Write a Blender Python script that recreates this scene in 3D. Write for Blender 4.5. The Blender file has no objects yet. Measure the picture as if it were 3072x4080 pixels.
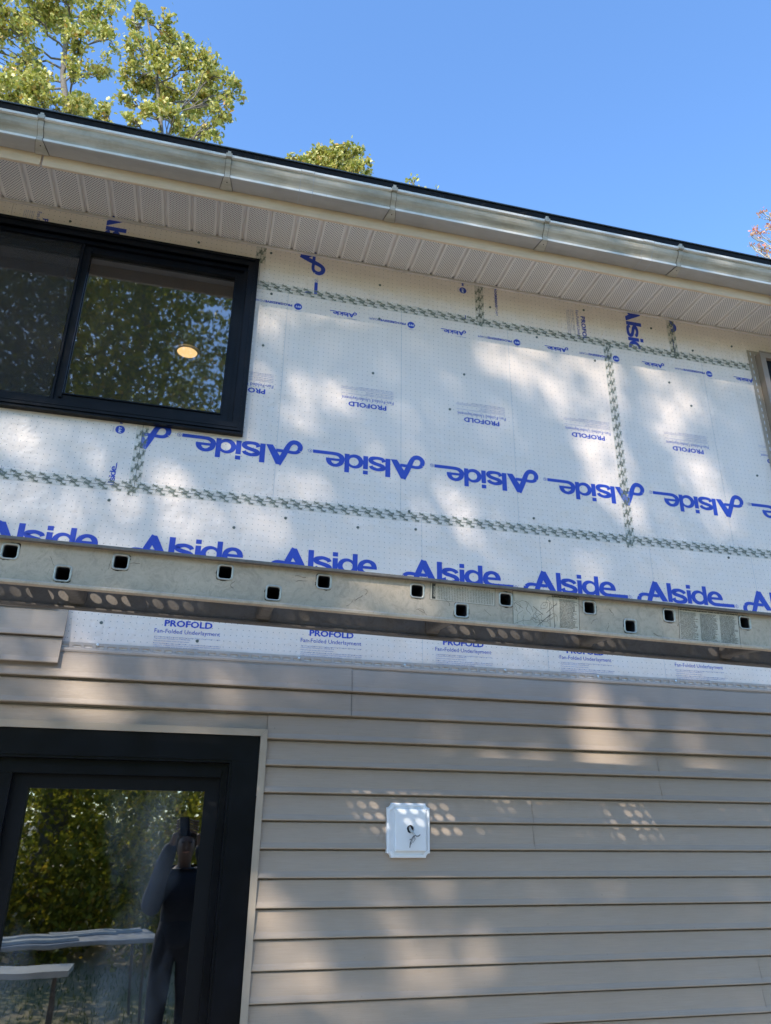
import bpy, bmesh, math, random
from mathutils import Vector, Matrix, noise as mnoise
R = math.radians
random.seed(7)
sc = bpy.context.scene
COL = sc.collection

# ------------------------------------------------------------------ camera
CAM = Vector((0.0, -3.15579, -0.50568))
cd = bpy.data.cameras.new('camera'); cam = bpy.data.objects.new('camera', cd); COL.objects.link(cam)
cd.sensor_fit = 'HORIZONTAL'; cd.sensor_width = 36.0; cd.lens = 36.0 * 2965.9 / 3072.0
cd.clip_start = 0.004; cd.clip_end = 2000
rt = Vector((0.9704574, -0.2409743, 0.0119901)); up = Vector((-0.1031197, -0.3693330, 0.9235580)); fw = Vector((0.2181254, 0.8975102, 0.3832712))
cam.matrix_world = Matrix(((rt.x, up.x, -fw.x, CAM.x), (rt.y, up.y, -fw.y, CAM.y), (rt.z, up.z, -fw.z, CAM.z), (0, 0, 0, 1)))
sc.camera = cam

# ------------------------------------------------------------------ light
LD = Vector((0.58, 1.0, -0.86))                     # the way the sunlight travels
world = bpy.data.worlds.new('World'); sc.world = world; world.use_nodes = True
wn = world.node_tree; bg = wn.nodes['Background']
sky = wn.nodes.new('ShaderNodeTexSky'); sky.sky_type = 'NISHITA'; sky.sun_disc = False
sky.sun_elevation = math.asin(0.86 / LD.length); sky.sun_rotation = math.atan2(-0.58, -1.0)
sky.air_density = 1.0; sky.dust_density = 0.35; sky.ozone_density = 3.0
tint = wn.nodes.new('ShaderNodeVectorMath'); tint.operation = 'MULTIPLY'; tint.inputs[1].default_value = (0.79, 0.99, 1.15)
wn.links.new(sky.outputs[0], tint.inputs[0]); wn.links.new(tint.outputs[0], bg.inputs[0]); bg.inputs[1].default_value = 0.148
sl = bpy.data.lights.new('sun', 'SUN'); sun = bpy.data.objects.new('sun', sl); COL.objects.link(sun)
sl.energy = 2.4; sl.angle = R(0.53); sl.color = (1.0, 0.90, 0.77)
sun.rotation_euler = LD.to_track_quat('-Z', 'Y').to_euler(); sun.location = (-8, -14, 14)
vs = sc.view_settings; vs.view_transform = 'Standard'; vs.look = 'None'; vs.exposure = 1.38; vs.gamma = 1.0
sc.cycles.max_bounces = 7; sc.cycles.transparent_max_bounces = 16

# sun patches shaped into the crowns: x, z on the wall, half sizes, amount
GAPS = [(0.44,1.41,0.163,0.171,1),(0.37,1.3,0.114,0.09,0.8),(0.19,1.89,0.107,0.143,0.55),(0.32,1.83,0.144,0.085,0.3),(1.38,1.84,0.124,0.136,0.9),(1.55,1.81,0.224,0.152,1),(1.62,1.63,0.138,0.118,0.9),(1.74,1.57,0.126,0.088,0.7),(1.83,1.81,0.174,0.139,1),(1.99,1.75,0.147,0.216,1),(1.94,1.53,0.157,0.177,0.9),(1.95,1.37,0.168,0.171,1),(1.99,1.21,0.138,0.194,1),(2.05,1.03,0.109,0.134,0.9),(2.35,1.81,0.123,0.191,1),(2.37,1.6,0.121,0.185,1),(2.5,1.77,0.187,0.224,0.7),(2.79,1.94,0.263,0.135,0.8),(3.03,1.85,0.134,0.202,0.7),(2.52,1.25,0.148,0.174,0.9),(2.58,1.09,0.132,0.169,0.9),(2.68,1.02,0.118,0.112,0.6),(1.13,0.95,0.109,0.062,0.6),(1.01,0.86,0.106,0.073,0.6),(1.15,0.8,0.095,0.097,0.7),(1.29,0.77,0.145,0.109,0.6),(1.61,0.78,0.151,0.074,0.4),(1.26,0.67,0.143,0.071,0.5),(0.96,0.71,0.069,0.094,0.4),(1.83,0.7,0.128,0.074,0.5),(2.18,0.66,0.134,0.075,0.4),(0.51,0.97,0.178,0.072,0.3),(0.8,1.08,0.141,0.1,0.2),(-0.91,1.04,0.11,0.113,0.8),(-0.75,1.04,0.131,0.114,0.9),(-0.6,1.08,0.096,0.093,0.7),(-0.81,0.89,0.128,0.11,0.8),(-0.65,0.89,0.112,0.089,0.8),(-0.49,0.98,0.097,0.091,0.5),(-0.78,0.72,0.107,0.106,0.8),(-0.56,0.69,0.111,0.106,0.9),(-0.34,0.78,0.116,0.11,0.8),(-0.15,0.84,0.12,0.113,0.8),(0.02,0.77,0.122,0.112,0.9),(0.18,0.81,0.125,0.114,0.9),(0.27,0.71,0.125,0.09,0.8),(-0.13,0.65,0.137,0.086,0.8),(-0.41,0.58,0.112,0.084,0.8),(-0.7,0.57,0.107,0.062,0.8),(0.07,1.11,0.106,0.072,0.3),(-0.3,0.94,0.099,0.069,0.5),(0.34,0.9,0.086,0.07,0.5),(0.03,0.6,0.099,0.065,0.7),(0.48,0.64,0.107,0.067,0.4),(-0.79,0.21,0.1,0.094,0.5),(-0.61,0.15,0.102,0.112,0.7),(-0.66,0.03,0.1,0.091,0.6),(-0.44,0.05,0.086,0.092,0.6),(-0.63,-0.11,0.098,0.07,0.7),(-0.46,-0.05,0.102,0.09,0.7),(-0.28,-0.06,0.105,0.072,0.5),(-0.39,-0.17,0.118,0.053,0.6),(-0.61,-0.21,0.097,0.051,0.8),(-0.11,-0.03,0.126,0.074,0.4),(0.09,0.0,0.111,0.075,0.4),(0.24,-0.07,0.113,0.056,0.35),(-0.04,-0.15,0.107,0.054,0.4),(0.39,0.03,0.078,0.077,0.3),(1.73,0.02,0.117,0.063,1),(1.75,-0.08,0.128,0.062,1),(1.76,-0.16,0.139,0.061,1),(1.84,-0.24,0.162,0.05,1),(1.95,-0.09,0.096,0.084,0.6),(2.22,-0.08,0.149,0.129,0.16),(2.22,-0.21,0.122,0.063,0.14),(0.94,-0.2,0.103,0.047,0.3),(1.02,-0.11,0.084,0.058,0.15),(0.72,-0.47,0.067,0.078,1),(0.84,-0.49,0.097,0.087,1),(0.97,-0.5,0.06,0.07,0.5),(1.08,-0.5,0.06,0.071,0.7),(1.86,-0.5,0.09,0.075,1),(1.74,-0.52,0.044,0.056,0.7),(1.97,-0.52,0.057,0.057,0.5),(0.32,-0.79,0.069,0.093,0.9),(0.38,-0.89,0.086,0.076,0.9),(0.47,-0.96,0.095,0.075,0.7),(0.35,-1.03,0.084,0.088,0.9),(0.52,-1.07,0.086,0.073,0.7),(0.39,-1.15,0.1,0.057,0.9),(0.6,-1.16,0.086,0.057,0.5),(0.78,-0.77,0.075,0.065,0.7),(0.82,-0.86,0.093,0.079,0.9),(0.77,-0.95,0.073,0.077,0.6),(0.91,-0.9,0.093,0.079,0.6),(1.02,-0.96,0.113,0.078,0.6),(0.82,-1.05,0.09,0.06,0.6),(1.0,-1.07,0.111,0.061,0.45),(1.17,-0.98,0.077,0.063,0.5),(0.73,-1.15,0.106,0.058,0.4),(1.03,-0.75,0.097,0.05,0.6),(1.21,-1.07,0.076,0.062,0.35)]
GAPS += [(.35,1.97,.16,.06,.9),(.62,1.97,.12,.06,.9),(.9,1.97,.08,.05,.6),(1.5,1.97,.3,.06,.9),(2.1,1.97,.35,.06,.9),(2.7,1.96,.4,.06,.9),
 (1.2,-.61,.25,.07,.55),(0,-.345,.32,.09,.9),(1.36,-.335,.22,.09,1),(1.78,-.335,.12,.08,.8),(2.36,-.335,.17,.09,1),(-.75,1.6,.2,.2,.2),(.1,1.5,.06,.3,.5)]
def gap(x, z):
    m = 0.0
    for cx, cz, rx, rz, st in GAPS:
        dx = (x - cx) / (rx * 1.12); dz = (z - cz) / (rz * 1.12)
        d = dx * dx + dz * dz
        if d < 1.0:
            v = st * min(1.0, (1.0 - math.sqrt(d)) * 3.2)
            if v > m: m = v
    if -.57 < z < -.33: return min(1.2, m * 1.6)
    if m <= 0: return 0.0
    n = mnoise.noise(Vector((x * 7, z * 7, 3))) + .6 * mnoise.noise(Vector((x * 16, z * 16, 9)))
    k = 1.2 if z < .12 else (1.15 if x < .3 or z < .8 else .7)
    return m * max(.12, min(1.35, 1 + k * n * 1.6)) * (.54 if z > .12 else (1.2 if z > -.6 else 1.5))
TAU = 3.6
def keep_leaf(p):
    """drops leaves that would block the sun patches planned on the wall"""
    t = -p.y
    x = p.x + 0.58 * t; z = p.z - 0.86 * t
    if -2.4 < x < 4.4 and -2.4 < z < 2.5:
        m = min(.995, max(.03, gap(x, z)))
        return random.random() < -math.log(m) / TAU
    return True

# ------------------------------------------------------------------ materials
def mat(name):
    m = bpy.data.materials.new(name); m.use_nodes = True
    nt = m.node_tree; return m, nt, nt.nodes['Principled BSDF']
def node(nt, typ, ins=None, **kw):
    n = nt.nodes.new(typ)
    for k, v in kw.items(): setattr(n, k, v)
    for k, v in (ins or {}).items():
        if hasattr(v, 'default_value') or isinstance(v, bpy.types.NodeSocket): nt.links.new(v, n.inputs[k])
        else: n.inputs[k].default_value = v
    return n
def noise(nt, scale, detail=4, rough=.6, vec=None, stretch=None, dist=0):
    if stretch:
        g = node(nt, 'ShaderNodeNewGeometry')
        mp = node(nt, 'ShaderNodeMapping', {'Vector': g.outputs['Position'], 'Scale': stretch}); vec = mp.outputs[0]
    elif vec is None:
        vec = node(nt, 'ShaderNodeNewGeometry').outputs['Position']
    return node(nt, 'ShaderNodeTexNoise', {'Vector': vec, 'Scale': scale, 'Detail': detail, 'Roughness': rough, 'Distortion': dist}).outputs['Fac']
def ramp(nt, fac, stops):
    r = node(nt, 'ShaderNodeValToRGB', {'Fac': fac}); e = r.color_ramp.elements
    while len(e) < len(stops): e.new(.5)
    for i, (p, c) in enumerate(stops):
        e[i].position = p; e[i].color = (c, c, c, 1) if not hasattr(c, '__len__') else (*c, 1)
    return r.outputs['Color']
def mixc(nt, fac, a, b, blend='MIX'):
    m = node(nt, 'ShaderNodeMix', data_type='RGBA', blend_type=blend)
    for s, v in ((m.inputs[0], fac), (m.inputs[6], a), (m.inputs[7], b)):
        if isinstance(v, bpy.types.NodeSocket): nt.links.new(v, s)
        elif hasattr(v, '__len__'): s.default_value = (*v, 1)
        else: s.default_value = v
    return m.outputs[2]
def math_(nt, op, a, b=0.0):
    m = node(nt, 'ShaderNodeMath', operation=op)
    for s, v in ((m.inputs[0], a), (m.inputs[1], b)):
        if isinstance(v, bpy.types.NodeSocket): nt.links.new(v, s)
        else: s.default_value = v
    return m.outputs[0]
def bump(nt, bs, h, strength, dist):
    b = node(nt, 'ShaderNodeBump', {'Height': h, 'Strength': strength, 'Distance': dist}); nt.links.new(b.outputs[0], bs.inputs['Normal'])
def setc(nt, bs, c):
    if isinstance(c, bpy.types.NodeSocket): nt.links.new(c, bs.inputs['Base Color'])
    else: bs.inputs['Base Color'].default_value = (*c, 1)
def dots(nt, pitch, rad, off=(0, 0, 0), mask=(1, 0, 1), stagger=False):
    g = node(nt, 'ShaderNodeNewGeometry').outputs['Position']
    def one(o):
        a = node(nt, 'ShaderNodeVectorMath', {0: g, 1: (o[0] + 50 * pitch, o[1] + 50 * pitch, o[2] + 50 * pitch)}, operation='ADD').outputs[0]
        a = node(nt, 'ShaderNodeVectorMath', {0: a, 1: (1 / pitch,) * 3}, operation='MULTIPLY').outputs[0]
        a = node(nt, 'ShaderNodeVectorMath', {0: a}, operation='FRACTION').outputs[0]
        a = node(nt, 'ShaderNodeVectorMath', {0: a, 1: (.5, .5, .5)}, operation='SUBTRACT').outputs[0]
        a = node(nt, 'ShaderNodeVectorMath', {0: a, 1: mask}, operation='MULTIPLY').outputs[0]
        a = node(nt, 'ShaderNodeVectorMath', {0: a}, operation='LENGTH').outputs['Value']
        return math_(nt, 'LESS_THAN', a, rad / pitch)
    d = one(off)
    if stagger: d = math_(nt, 'MAXIMUM', d, one((off[0] + pitch / 2, off[1] + pitch / 2, off[2] + pitch / 2)))
    return d
def simple(name, c, rough=.5, metal=0.0, var=.12, scale=9, bmp=0.0, bscale=200, spec=.5):
    m, nt, bs = mat(name)
    n = noise(nt, scale, 6)
    lo = tuple(x * (1 - var) for x in c); hi = tuple(min(1, x * (1 + var)) for x in c)
    setc(nt, bs, ramp(nt, n, [(.3, lo), (.7, hi)]))
    bs.inputs['Roughness'].default_value = rough; bs.inputs['Metallic'].default_value = metal
    bs.inputs['Specular IOR Level'].default_value = spec
    if bmp: bump(nt, bs, noise(nt, bscale, 3), bmp, .002)
    return m
M = {}
# printed foam underlayment
def foam(name, col):
    m, nt, bs = mat(name)
    big = noise(nt, 2.2, 4); fine = noise(nt, 110, 4, .7)
    c = mixc(nt, ramp(nt, big, [(.3, 0), (.75, 1)]), col, tuple(x * .93 for x in col))
    c = mixc(nt, ramp(nt, noise(nt, 30, 5, .75), [(.62, 0), (.8, .35)]), c, tuple(x * .78 for x in col))
    c = mixc(nt, math_(nt, 'MULTIPLY', dots(nt, .0254, .0017, (.0107, 0, .0096)), .75), c, (.05, .05, .06))
    setc(nt, bs, c); bs.inputs['Roughness'].default_value = .38; bs.inputs['Specular IOR Level'].default_value = .6
    bump(nt, bs, math_(nt, 'ADD', fine, math_(nt, 'MULTIPLY', noise(nt, 7, 3), 9.0)), .9, .0019)
    return m
M['foam'] = foam('foam_film', (.85, .725, .625))
def inkm(name, c):
    m, nt, bs = mat(name)
    setc(nt, bs, mixc(nt, ramp(nt, noise(nt, 300, 2), [(.4, 0), (.8, .6)]), c, tuple(min(1, x * 1.5 + .02) for x in c)))
    bs.inputs['Roughness'].default_value = .35; bump(nt, bs, noise(nt, 170, 3, .6), .5, .0012)
    return m
M['ink'] = inkm('blue_print', (.012, .045, .38))
M['inkgrey'] = inkm('fine_print', (.10, .13, .36))
M['white_print'] = simple('white_print', (.75, .77, .82), .4)
M['crease'] = simple('fold_crease', (.42, .43, .45), .7)
M['tape_print'] = simple('tape_print', (.125, .15, .105), .5, var=.35, scale=60)
M['seam_gap_lap_shade'] = simple('seam_gap_lap_shade', (.06, .065, .055), .8)
m, nt, bs = mat('clear_tape'); setc(nt, bs, (.62, .66, .60)); bs.inputs['Roughness'].default_value = .22
bs.inputs['Alpha'].default_value = .22; bump(nt, bs, noise(nt, 35, 4), .6, .003); M['tape'] = m
# vinyl siding with wood grain
m, nt, bs = mat('taupe_vinyl')
gr = noise(nt, 1.0, 5, .7, stretch=(26, 26, 900), dist=.6)
sc_ = mixc(nt, ramp(nt, noise(nt, 1.3, 5), [(.3, 0), (.7, 1)]), (.335, .268, .207), (.378, .304, .236))
sc_ = mixc(nt, ramp(nt, noise(nt, 1.0, 4, .7, stretch=(9, 9, 260), dist=.5), [(.35, .0), (.7, .45)]), sc_, (.27, .215, .165))
sc_ = mixc(nt, ramp(nt, noise(nt, 70, 3, .6), [(.70, 0), (.76, .5)]), sc_, (.16, .13, .10))
setc(nt, bs, sc_)
bs.inputs['Roughness'].default_value = .42; bs.inputs['Specular IOR Level'].default_value = .5
bump(nt, bs, math_(nt, 'ADD', gr, math_(nt, 'MULTIPLY', noise(nt, 1.0, 2, .5, stretch=(2.2, 1, 9)), 7.0)), .7, .0012); M['siding'] = m
M['trim'] = simple('taupe_trim', (.37, .305, .235), .38, var=.06)
M['tan_frame'] = simple('tan_frame', (.27, .215, .17), .4, var=.06)
M['hem'] = simple('nail_hem', (.42, .36, .31), .35, var=.06)
M['nail'] = simple('nail_metal', (.62, .66, .66), .35, .6)
M['cap'] = simple('cap_nail', (.10, .12, .10), .5)
M['black'] = simple('black_vinyl', (.0035, .0042, .0065), .32, var=.5, scale=6, bmp=.12, bscale=25, spec=.2)
M['black_matt'] = simple('black_sash', (.004, .0045, .006), .5, spec=.2)
M['lock'] = simple('latch_metal', (.16, .2, .17), .35, .4)
# weathered gutter, fascia, soffit
def dirty(name, c, dirt, amount, rough, streak=(3, 3, 30), spots=True, metal=0):
    m, nt, bs = mat(name)
    a = noise(nt, 1.0, 6, .7, stretch=streak); b = noise(nt, 55, 5, .8); d = noise(nt, 4.5, 5, .7)
    col = mixc(nt, ramp(nt, a, [(.4, 0), (.75, amount)]), c, dirt)
    col = mixc(nt, ramp(nt, d, [(.48, 0), (.8, amount * .8)]), col, dirt)
    if spots:
        sp = math_(nt, 'MULTIPLY', ramp(nt, b, [(.66, 0), (.72, 1)]), ramp(nt, noise(nt, 3.1, 3), [(.45, .1), (.65, 1)]))
        col = mixc(nt, sp, col, (.05, .045, .04))
    setc(nt, bs, col); bs.inputs['Roughness'].default_value = rough; bs.inputs['Metallic'].default_value = metal
    bump(nt, bs, b, .15, .001)
    return m
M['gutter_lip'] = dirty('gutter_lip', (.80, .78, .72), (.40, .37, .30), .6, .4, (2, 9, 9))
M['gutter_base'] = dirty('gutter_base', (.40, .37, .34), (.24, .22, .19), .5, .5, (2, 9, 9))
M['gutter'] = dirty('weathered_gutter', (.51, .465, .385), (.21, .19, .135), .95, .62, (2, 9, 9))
M['fascia'] = dirty('aged_fascia', (.74, .56, .39), (.52, .39, .25), .6, .5)
M['dripedge'] = simple('drip_edge', (.010, .009, .009), .6, var=.6, scale=40, spec=.15)
M['shingle'] = simple('roof_shingle', (.10, .115, .13), .85, var=.4, scale=120)
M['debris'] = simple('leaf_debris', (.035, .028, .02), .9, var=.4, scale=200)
m, nt, bs = mat('perforated_soffit')
g = node(nt, 'ShaderNodeNewGeometry').outputs['Position']; sx = node(nt, 'ShaderNodeSeparateXYZ', {0: g}).outputs
u = math_(nt, 'FRACT', math_(nt, 'MULTIPLY', math_(nt, 'ADD', sx[0], 1.18 + .12855 * 10), 1 / .12855))
flat = math_(nt, 'MULTIPLY', math_(nt, 'GREATER_THAN', u, .14), math_(nt, 'LESS_THAN', u, .86))
flat = math_(nt, 'MULTIPLY', flat, math_(nt, 'MULTIPLY', math_(nt, 'GREATER_THAN', sx[1], -.262), math_(nt, 'LESS_THAN', sx[1], -.012)))
col = mixc(nt, ramp(nt, noise(nt, 3, 5), [(.3, 0), (.8, .6)]), (.79, .735, .68), (.66, .60, .55))
col = mixc(nt, math_(nt, 'MULTIPLY', math_(nt, 'MULTIPLY', dots(nt, .0142, .0027, mask=(1, 1, 0), stagger=True), flat), .92), col, (.03, .028, .028))
setc(nt, bs, col); bs.inputs['Roughness'].default_value = .45; M['soffit'] = m
M['soffit_trim'] = dirty('soffit_trim', (.72, .64, .58), (.35, .33, .28), .5, .5)
# worn aluminium
def alu(name, c, dark, rough=.45, metal=.55):
    m, nt, bs = mat(name)
    a = noise(nt, 6, 8, .75); b = noise(nt, 60, 6, .8); s = noise(nt, 1, 6, .8, stretch=(5, 60, 60))
    col = mixc(nt, ramp(nt, a, [(.35, 0), (.75, .75)]), c, tuple(x * .72 for x in c))
    col = mixc(nt, ramp(nt, s, [(.55, 0), (.75, .35)]), col, tuple(min(1, x * 1.25) for x in c))
    col = mixc(nt, ramp(nt, b, [(.60, 0), (.74, .8)]), col, dark)
    c2 = noise(nt, 22, 7, .8, dist=1.5); col = mixc(nt, ramp(nt, c2, [(.46, 0), (.64, .7)]), col, tuple(x * .62 for x in c)); col = mixc(nt, ramp(nt, noise(nt, 1, 5, .7, stretch=(90, 60, 14), dist=1), [(.66, 0), (.72, .5)]), col, dark)
    setc(nt, bs, col); bs.inputs['Metallic'].default_value = metal
    nt.links.new(ramp(nt, b, [(.3, rough - .08), (.7, rough + .15)]), bs.inputs['Roughness'])
    bump(nt, bs, b, .25, .001)
    return m
M['alu'] = alu('worn_aluminium', (.57, .465, .345), (.17, .145, .105), .5, .25)
M['alu_dark'] = alu('grimy_shade_aluminium', (.19, .17, .15), (.05, .045, .04), .55, .35)  # darker copy of the rail metal; shade below the deck is in its colour
M['rim'] = alu('bright_rim', (.55, .53, .46), (.25, .24, .2), .35, .6)
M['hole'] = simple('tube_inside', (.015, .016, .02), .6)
M['sticker'] = dirty('faded_sticker', (.60, .53, .41), (.34, .30, .21), .7, .5, (20, 20, 20))
M['sticker_ink'] = simple('sticker_ink', (.045, .045, .035), .6, var=.6, scale=80)
M['plastic'] = simple('white_plastic', (.74, .76, .78), .3, var=.03)
M['wire'] = simple('grey_wire', (.42, .42, .40), .6, var=.25, scale=60)
M['wire_dark'] = simple('dark_wire', (.12, .125, .13), .6, var=.3, scale=60)
def glass(name, refl, tint, rough=0.0, wav=0.0, smear=0, dust_haze=(.6, .68, .8), base=0.0, lo=.34, hi=.76):
    m, nt, bs = mat(name); nt.nodes.remove(bs)
    out = [n for n in nt.nodes if n.type == 'OUTPUT_MATERIAL'][0]
    tr = node(nt, 'ShaderNodeBsdfTransparent', {'Color': (*tint, 1)}); gl = node(nt, 'ShaderNodeBsdfGlossy', {'Roughness': rough, 'Color': (.93, .97, 1, 1)})
    if wav:
        b = node(nt, 'ShaderNodeBump', {'Height': noise(nt, 3.0, 2), 'Strength': wav, 'Distance': .004}); nt.links.new(b.outputs[0], gl.inputs['Normal'])
    fr = node(nt, 'ShaderNodeFresnel', {'IOR': 1.5})
    fac = math_(nt, 'MINIMUM', math_(nt, 'ADD', fr.outputs[0], refl), 1.0)
    mx = node(nt, 'ShaderNodeMixShader', {0: fac, 1: tr.outputs[0], 2: gl.outputs[0]})
    if smear:
        df = node(nt, 'ShaderNodeBsdfDiffuse', {'Color': (*dust_haze, 1)}); sm = ramp(nt, noise(nt, 1.6, 4, .55, stretch=(2.2, 1, .9)), [(lo, smear * base), (hi, smear)])  # diffuse veil paints haze over the reflection, with dust smudges
        mx = node(nt, 'ShaderNodeMixShader', {0: sm, 1: mx.outputs[0], 2: df.outputs[0]})
    nt.links.new(mx.outputs[0], out.inputs[0])
    return m
M['glass'] = glass('window_glass', .17, (.55, .56, .55), .022, .08, .11, (.34, .28, .25), .45)
M['door_glass'] = glass('door_glass', .24, (.4, .41, .42), .014, .10, .12, lo=.56, hi=.78)
m, nt, bs = mat('insect_screen'); setc(nt, bs, (.03, .024, .022)); bs.inputs['Alpha'].default_value = .42; bs.inputs['Roughness'].default_value = .8; M['screen'] = m
M['room'] = simple('room_paint', (.16, .14, .13), .9)
M['concrete'] = simple('concrete', (.32, .31, .29), .9, bmp=.3, bscale=40)
m, nt, bs = mat('lamp_diffuser'); bs.inputs['Emission Color'].default_value = (1, .62, .27, 1); bs.inputs['Emission Strength'].default_value = 1.0; M['lamp'] = m
# plants and ground
def leafm(name, stops, transl=.35, rough=.42):
    m, nt, bs = mat(name); out = [n for n in nt.nodes if n.type == 'OUTPUT_MATERIAL'][0]
    g = node(nt, 'ShaderNodeNewGeometry')
    c = ramp(nt, g.outputs['Random Per Island'], stops)
    nt.links.new(c, bs.inputs['Base Color']); bs.inputs['Roughness'].default_value = rough; bs.inputs['Specular IOR Level'].default_value = .55
    t = node(nt, 'ShaderNodeBsdfTranslucent'); nt.links.new(mixc(nt, .5, c, (.35, .38, .03)), t.inputs[0])
    mx = node(nt, 'ShaderNodeMixShader', {0: transl, 1: bs.outputs[0], 2: t.outputs[0]}); nt.links.new(mx.outputs[0], out.inputs[0])
    return m
M['oak'] = leafm('oak_leaf', [(0, (.09, .12, .02)), (.25, (.27, .30, .05)), (.5, (.56, .53, .14)), (.88, (.74, .66, .26)), (1, (.62, .33, .08))])
M['maple'] = leafm('maple_leaf', [(0, (.55, .12, .10)), (.4, (.75, .28, .22)), (.7, (.80, .48, .36)), (1, (.75, .50, .16))])
M['wood_leaf'] = leafm('woodland_leaf', [(0, (.05, .065, .02)), (.35, (.17, .19, .03)), (.62, (.42, .38, .05)), (.9, (.66, .52, .05)), (1, (.55, .27, .06))], .6)
M['bark'] = simple('bark', (.16, .14, .12), .9, var=.35, scale=12, bmp=.6, bscale=30)
m, nt, bs = mat('yard_ground')
c = mixc(nt, ramp(nt, noise(nt, .7, 6), [(.4, 0), (.62, 1)]), (.24, .23, .11), (.40, .32, .22))
c = mixc(nt, ramp(nt, noise(nt, 26, 4), [(.5, 0), (.7, .7)]), c, (.42, .33, .17))
setc(nt, bs, c); bs.inputs['Roughness'].default_value = .95; M['ground'] = m
M['patio'] = simple('patio_slab', (.58, .51, .43), .9, var=.15, scale=5, bmp=.3, bscale=60)
M['skin'] = simple('skin', (.15, .09, .065), .5, var=.05)
M['jacket'] = simple('dark_jacket', (.015, .02, .032), .8, var=.2)
M['trousers'] = simple('dark_trousers', (.02, .022, .03), .85, var=.2)
M['hair'] = simple('brown_hair', (.03, .02, .014), .6, var=.3, scale=90)
M['table_top'] = simple('table_plastic', (.42, .43, .42), .5, var=.08)
M['scrap'] = simple('siding_offcut', (.55, .56, .52), .4, var=.1)

# ------------------------------------------------------------------ mesh helpers
class MB:
    def __init__(s): s.v = []; s.f = []; s.m = []
    def add(s, vs, fs, mi=0):
        b = len(s.v); s.v += [tuple(p) for p in vs]; s.f += [tuple(i + b for i in f) for f in fs]; s.m += [mi] * len(fs)
    def quad(s, a, b, c, d, mi=0): s.add([a, b, c, d], [(0, 1, 2, 3)], mi)
    def box(s, x0, x1, y0, y1, z0, z1, mi=0):
        v = [(x, y, z) for x in (x0, x1) for y in (y0, y1) for z in (z0, z1)]
        s.add(v, [(0, 1, 3, 2), (4, 6, 7, 5), (0, 4, 5, 1), (2, 3, 7, 6), (0, 2, 6, 4), (1, 5, 7, 3)], mi)
    def ring(s, x0, x1, z0, z1, w, y0, y1, mi=0, wt=None, wb=None):
        wt = w if wt is None else wt; wb = w if wb is None else wb
        s.box(x0, x0 + w, y0, y1, z0, z1, mi); s.box(x1 - w, x1, y0, y1, z0, z1, mi)
        s.box(x0 + w, x1 - w, y0, y1, z1 - wt, z1, mi); s.box(x0 + w, x1 - w, y0, y1, z0, z0 + wb, mi)
    def tube(s, pts, rads, n=8, mi=0, cap=True):
        pts = [Vector(p) for p in pts]; rings = []; b = len(s.v); ref = Vector((0, 0, 1))
        for i, p in enumerate(pts):
            d = (pts[min(i + 1, len(pts) - 1)] - pts[max(i - 1, 0)]).normalized()
            if abs(d.dot(ref)) > .95: ref = Vector((1, 0, 0))
            u = d.cross(ref).normalized(); w = d.cross(u).normalized(); ref = -w if abs(d.dot(w)) < .9 else ref
            for k in range(n):
                a = 2 * math.pi * k / n; s.v.append(tuple(p + (u * math.cos(a) + w * math.sin(a)) * rads[i]))
        for i in range(len(pts) - 1):
            for k in range(n):
                s.f.append((b + i * n + k, b + i * n + (k + 1) % n, b + (i + 1) * n + (k + 1) % n, b + (i + 1) * n + k)); s.m.append(mi)
        if cap:
            s.f.append(tuple(b + k for k in range(n))); s.m.append(mi)
            s.f.append(tuple(b + (len(pts) - 1) * n + k for k in reversed(range(n)))); s.m.append(mi)
    def extrude_x(s, prof, x0, x1, mi=0, close=False):
        n = len(prof); vs = [(x0, y, z) for y, z in prof] + [(x1, y, z) for y, z in prof]
        s.add(vs, [(i, (i + 1) % n, n + (i + 1) % n, n + i) for i in range(n if close else n - 1)], mi)
        if close: s.add([(x0, y, z) for y, z in prof], [tuple(range(n))], mi); s.add([(x1, y, z) for y, z in prof], [tuple(reversed(range(n)))], mi)
    def mesh(s, name, mats, smooth=False):
        me = bpy.data.meshes.new(name); me.from_pydata(s.v, [], s.f)
        for m in mats: me.materials.append(m)
        me.polygons.foreach_set('material_index', s.m)
        if smooth: me.polygons.foreach_set('use_smooth', [True] * len(s.f))
        me.validate(); me.update(); return me
    def build(s, name, mats, parent=None, smooth=False, solid=0, bevel=0):
        if not isinstance(mats, (list, tuple)): mats = [mats]
        o = bpy.data.objects.new(name, s.mesh(name, mats, smooth)); COL.objects.link(o)
        if parent: o.parent = parent
        if solid: md = o.modifiers.new('s', 'SOLIDIFY'); md.thickness = solid; md.offset = 0
        if bevel: md = o.modifiers.new('b', 'BEVEL'); md.width = bevel; md.segments = 2; md.limit_method = 'ANGLE'
        return o
def tag(o, label=None, cat=None, group=None, kind=None):
    for k, v in (('label', label), ('category', cat), ('group', group), ('kind', kind)):
        if v: o[k] = v
    return o
def thing(name, loc, label, cat, group=None):
    o = bpy.data.objects.new(name, None); COL.objects.link(o); o.location = loc
    bpy.context.view_layer.update()
    return tag(o, label, cat, group)
def under(root, o):
    """parent a mesh made in world space under a thing that has a location of its own"""
    o.parent = root; o.matrix_parent_inverse = Matrix.Translation(-root.location); return o
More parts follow.
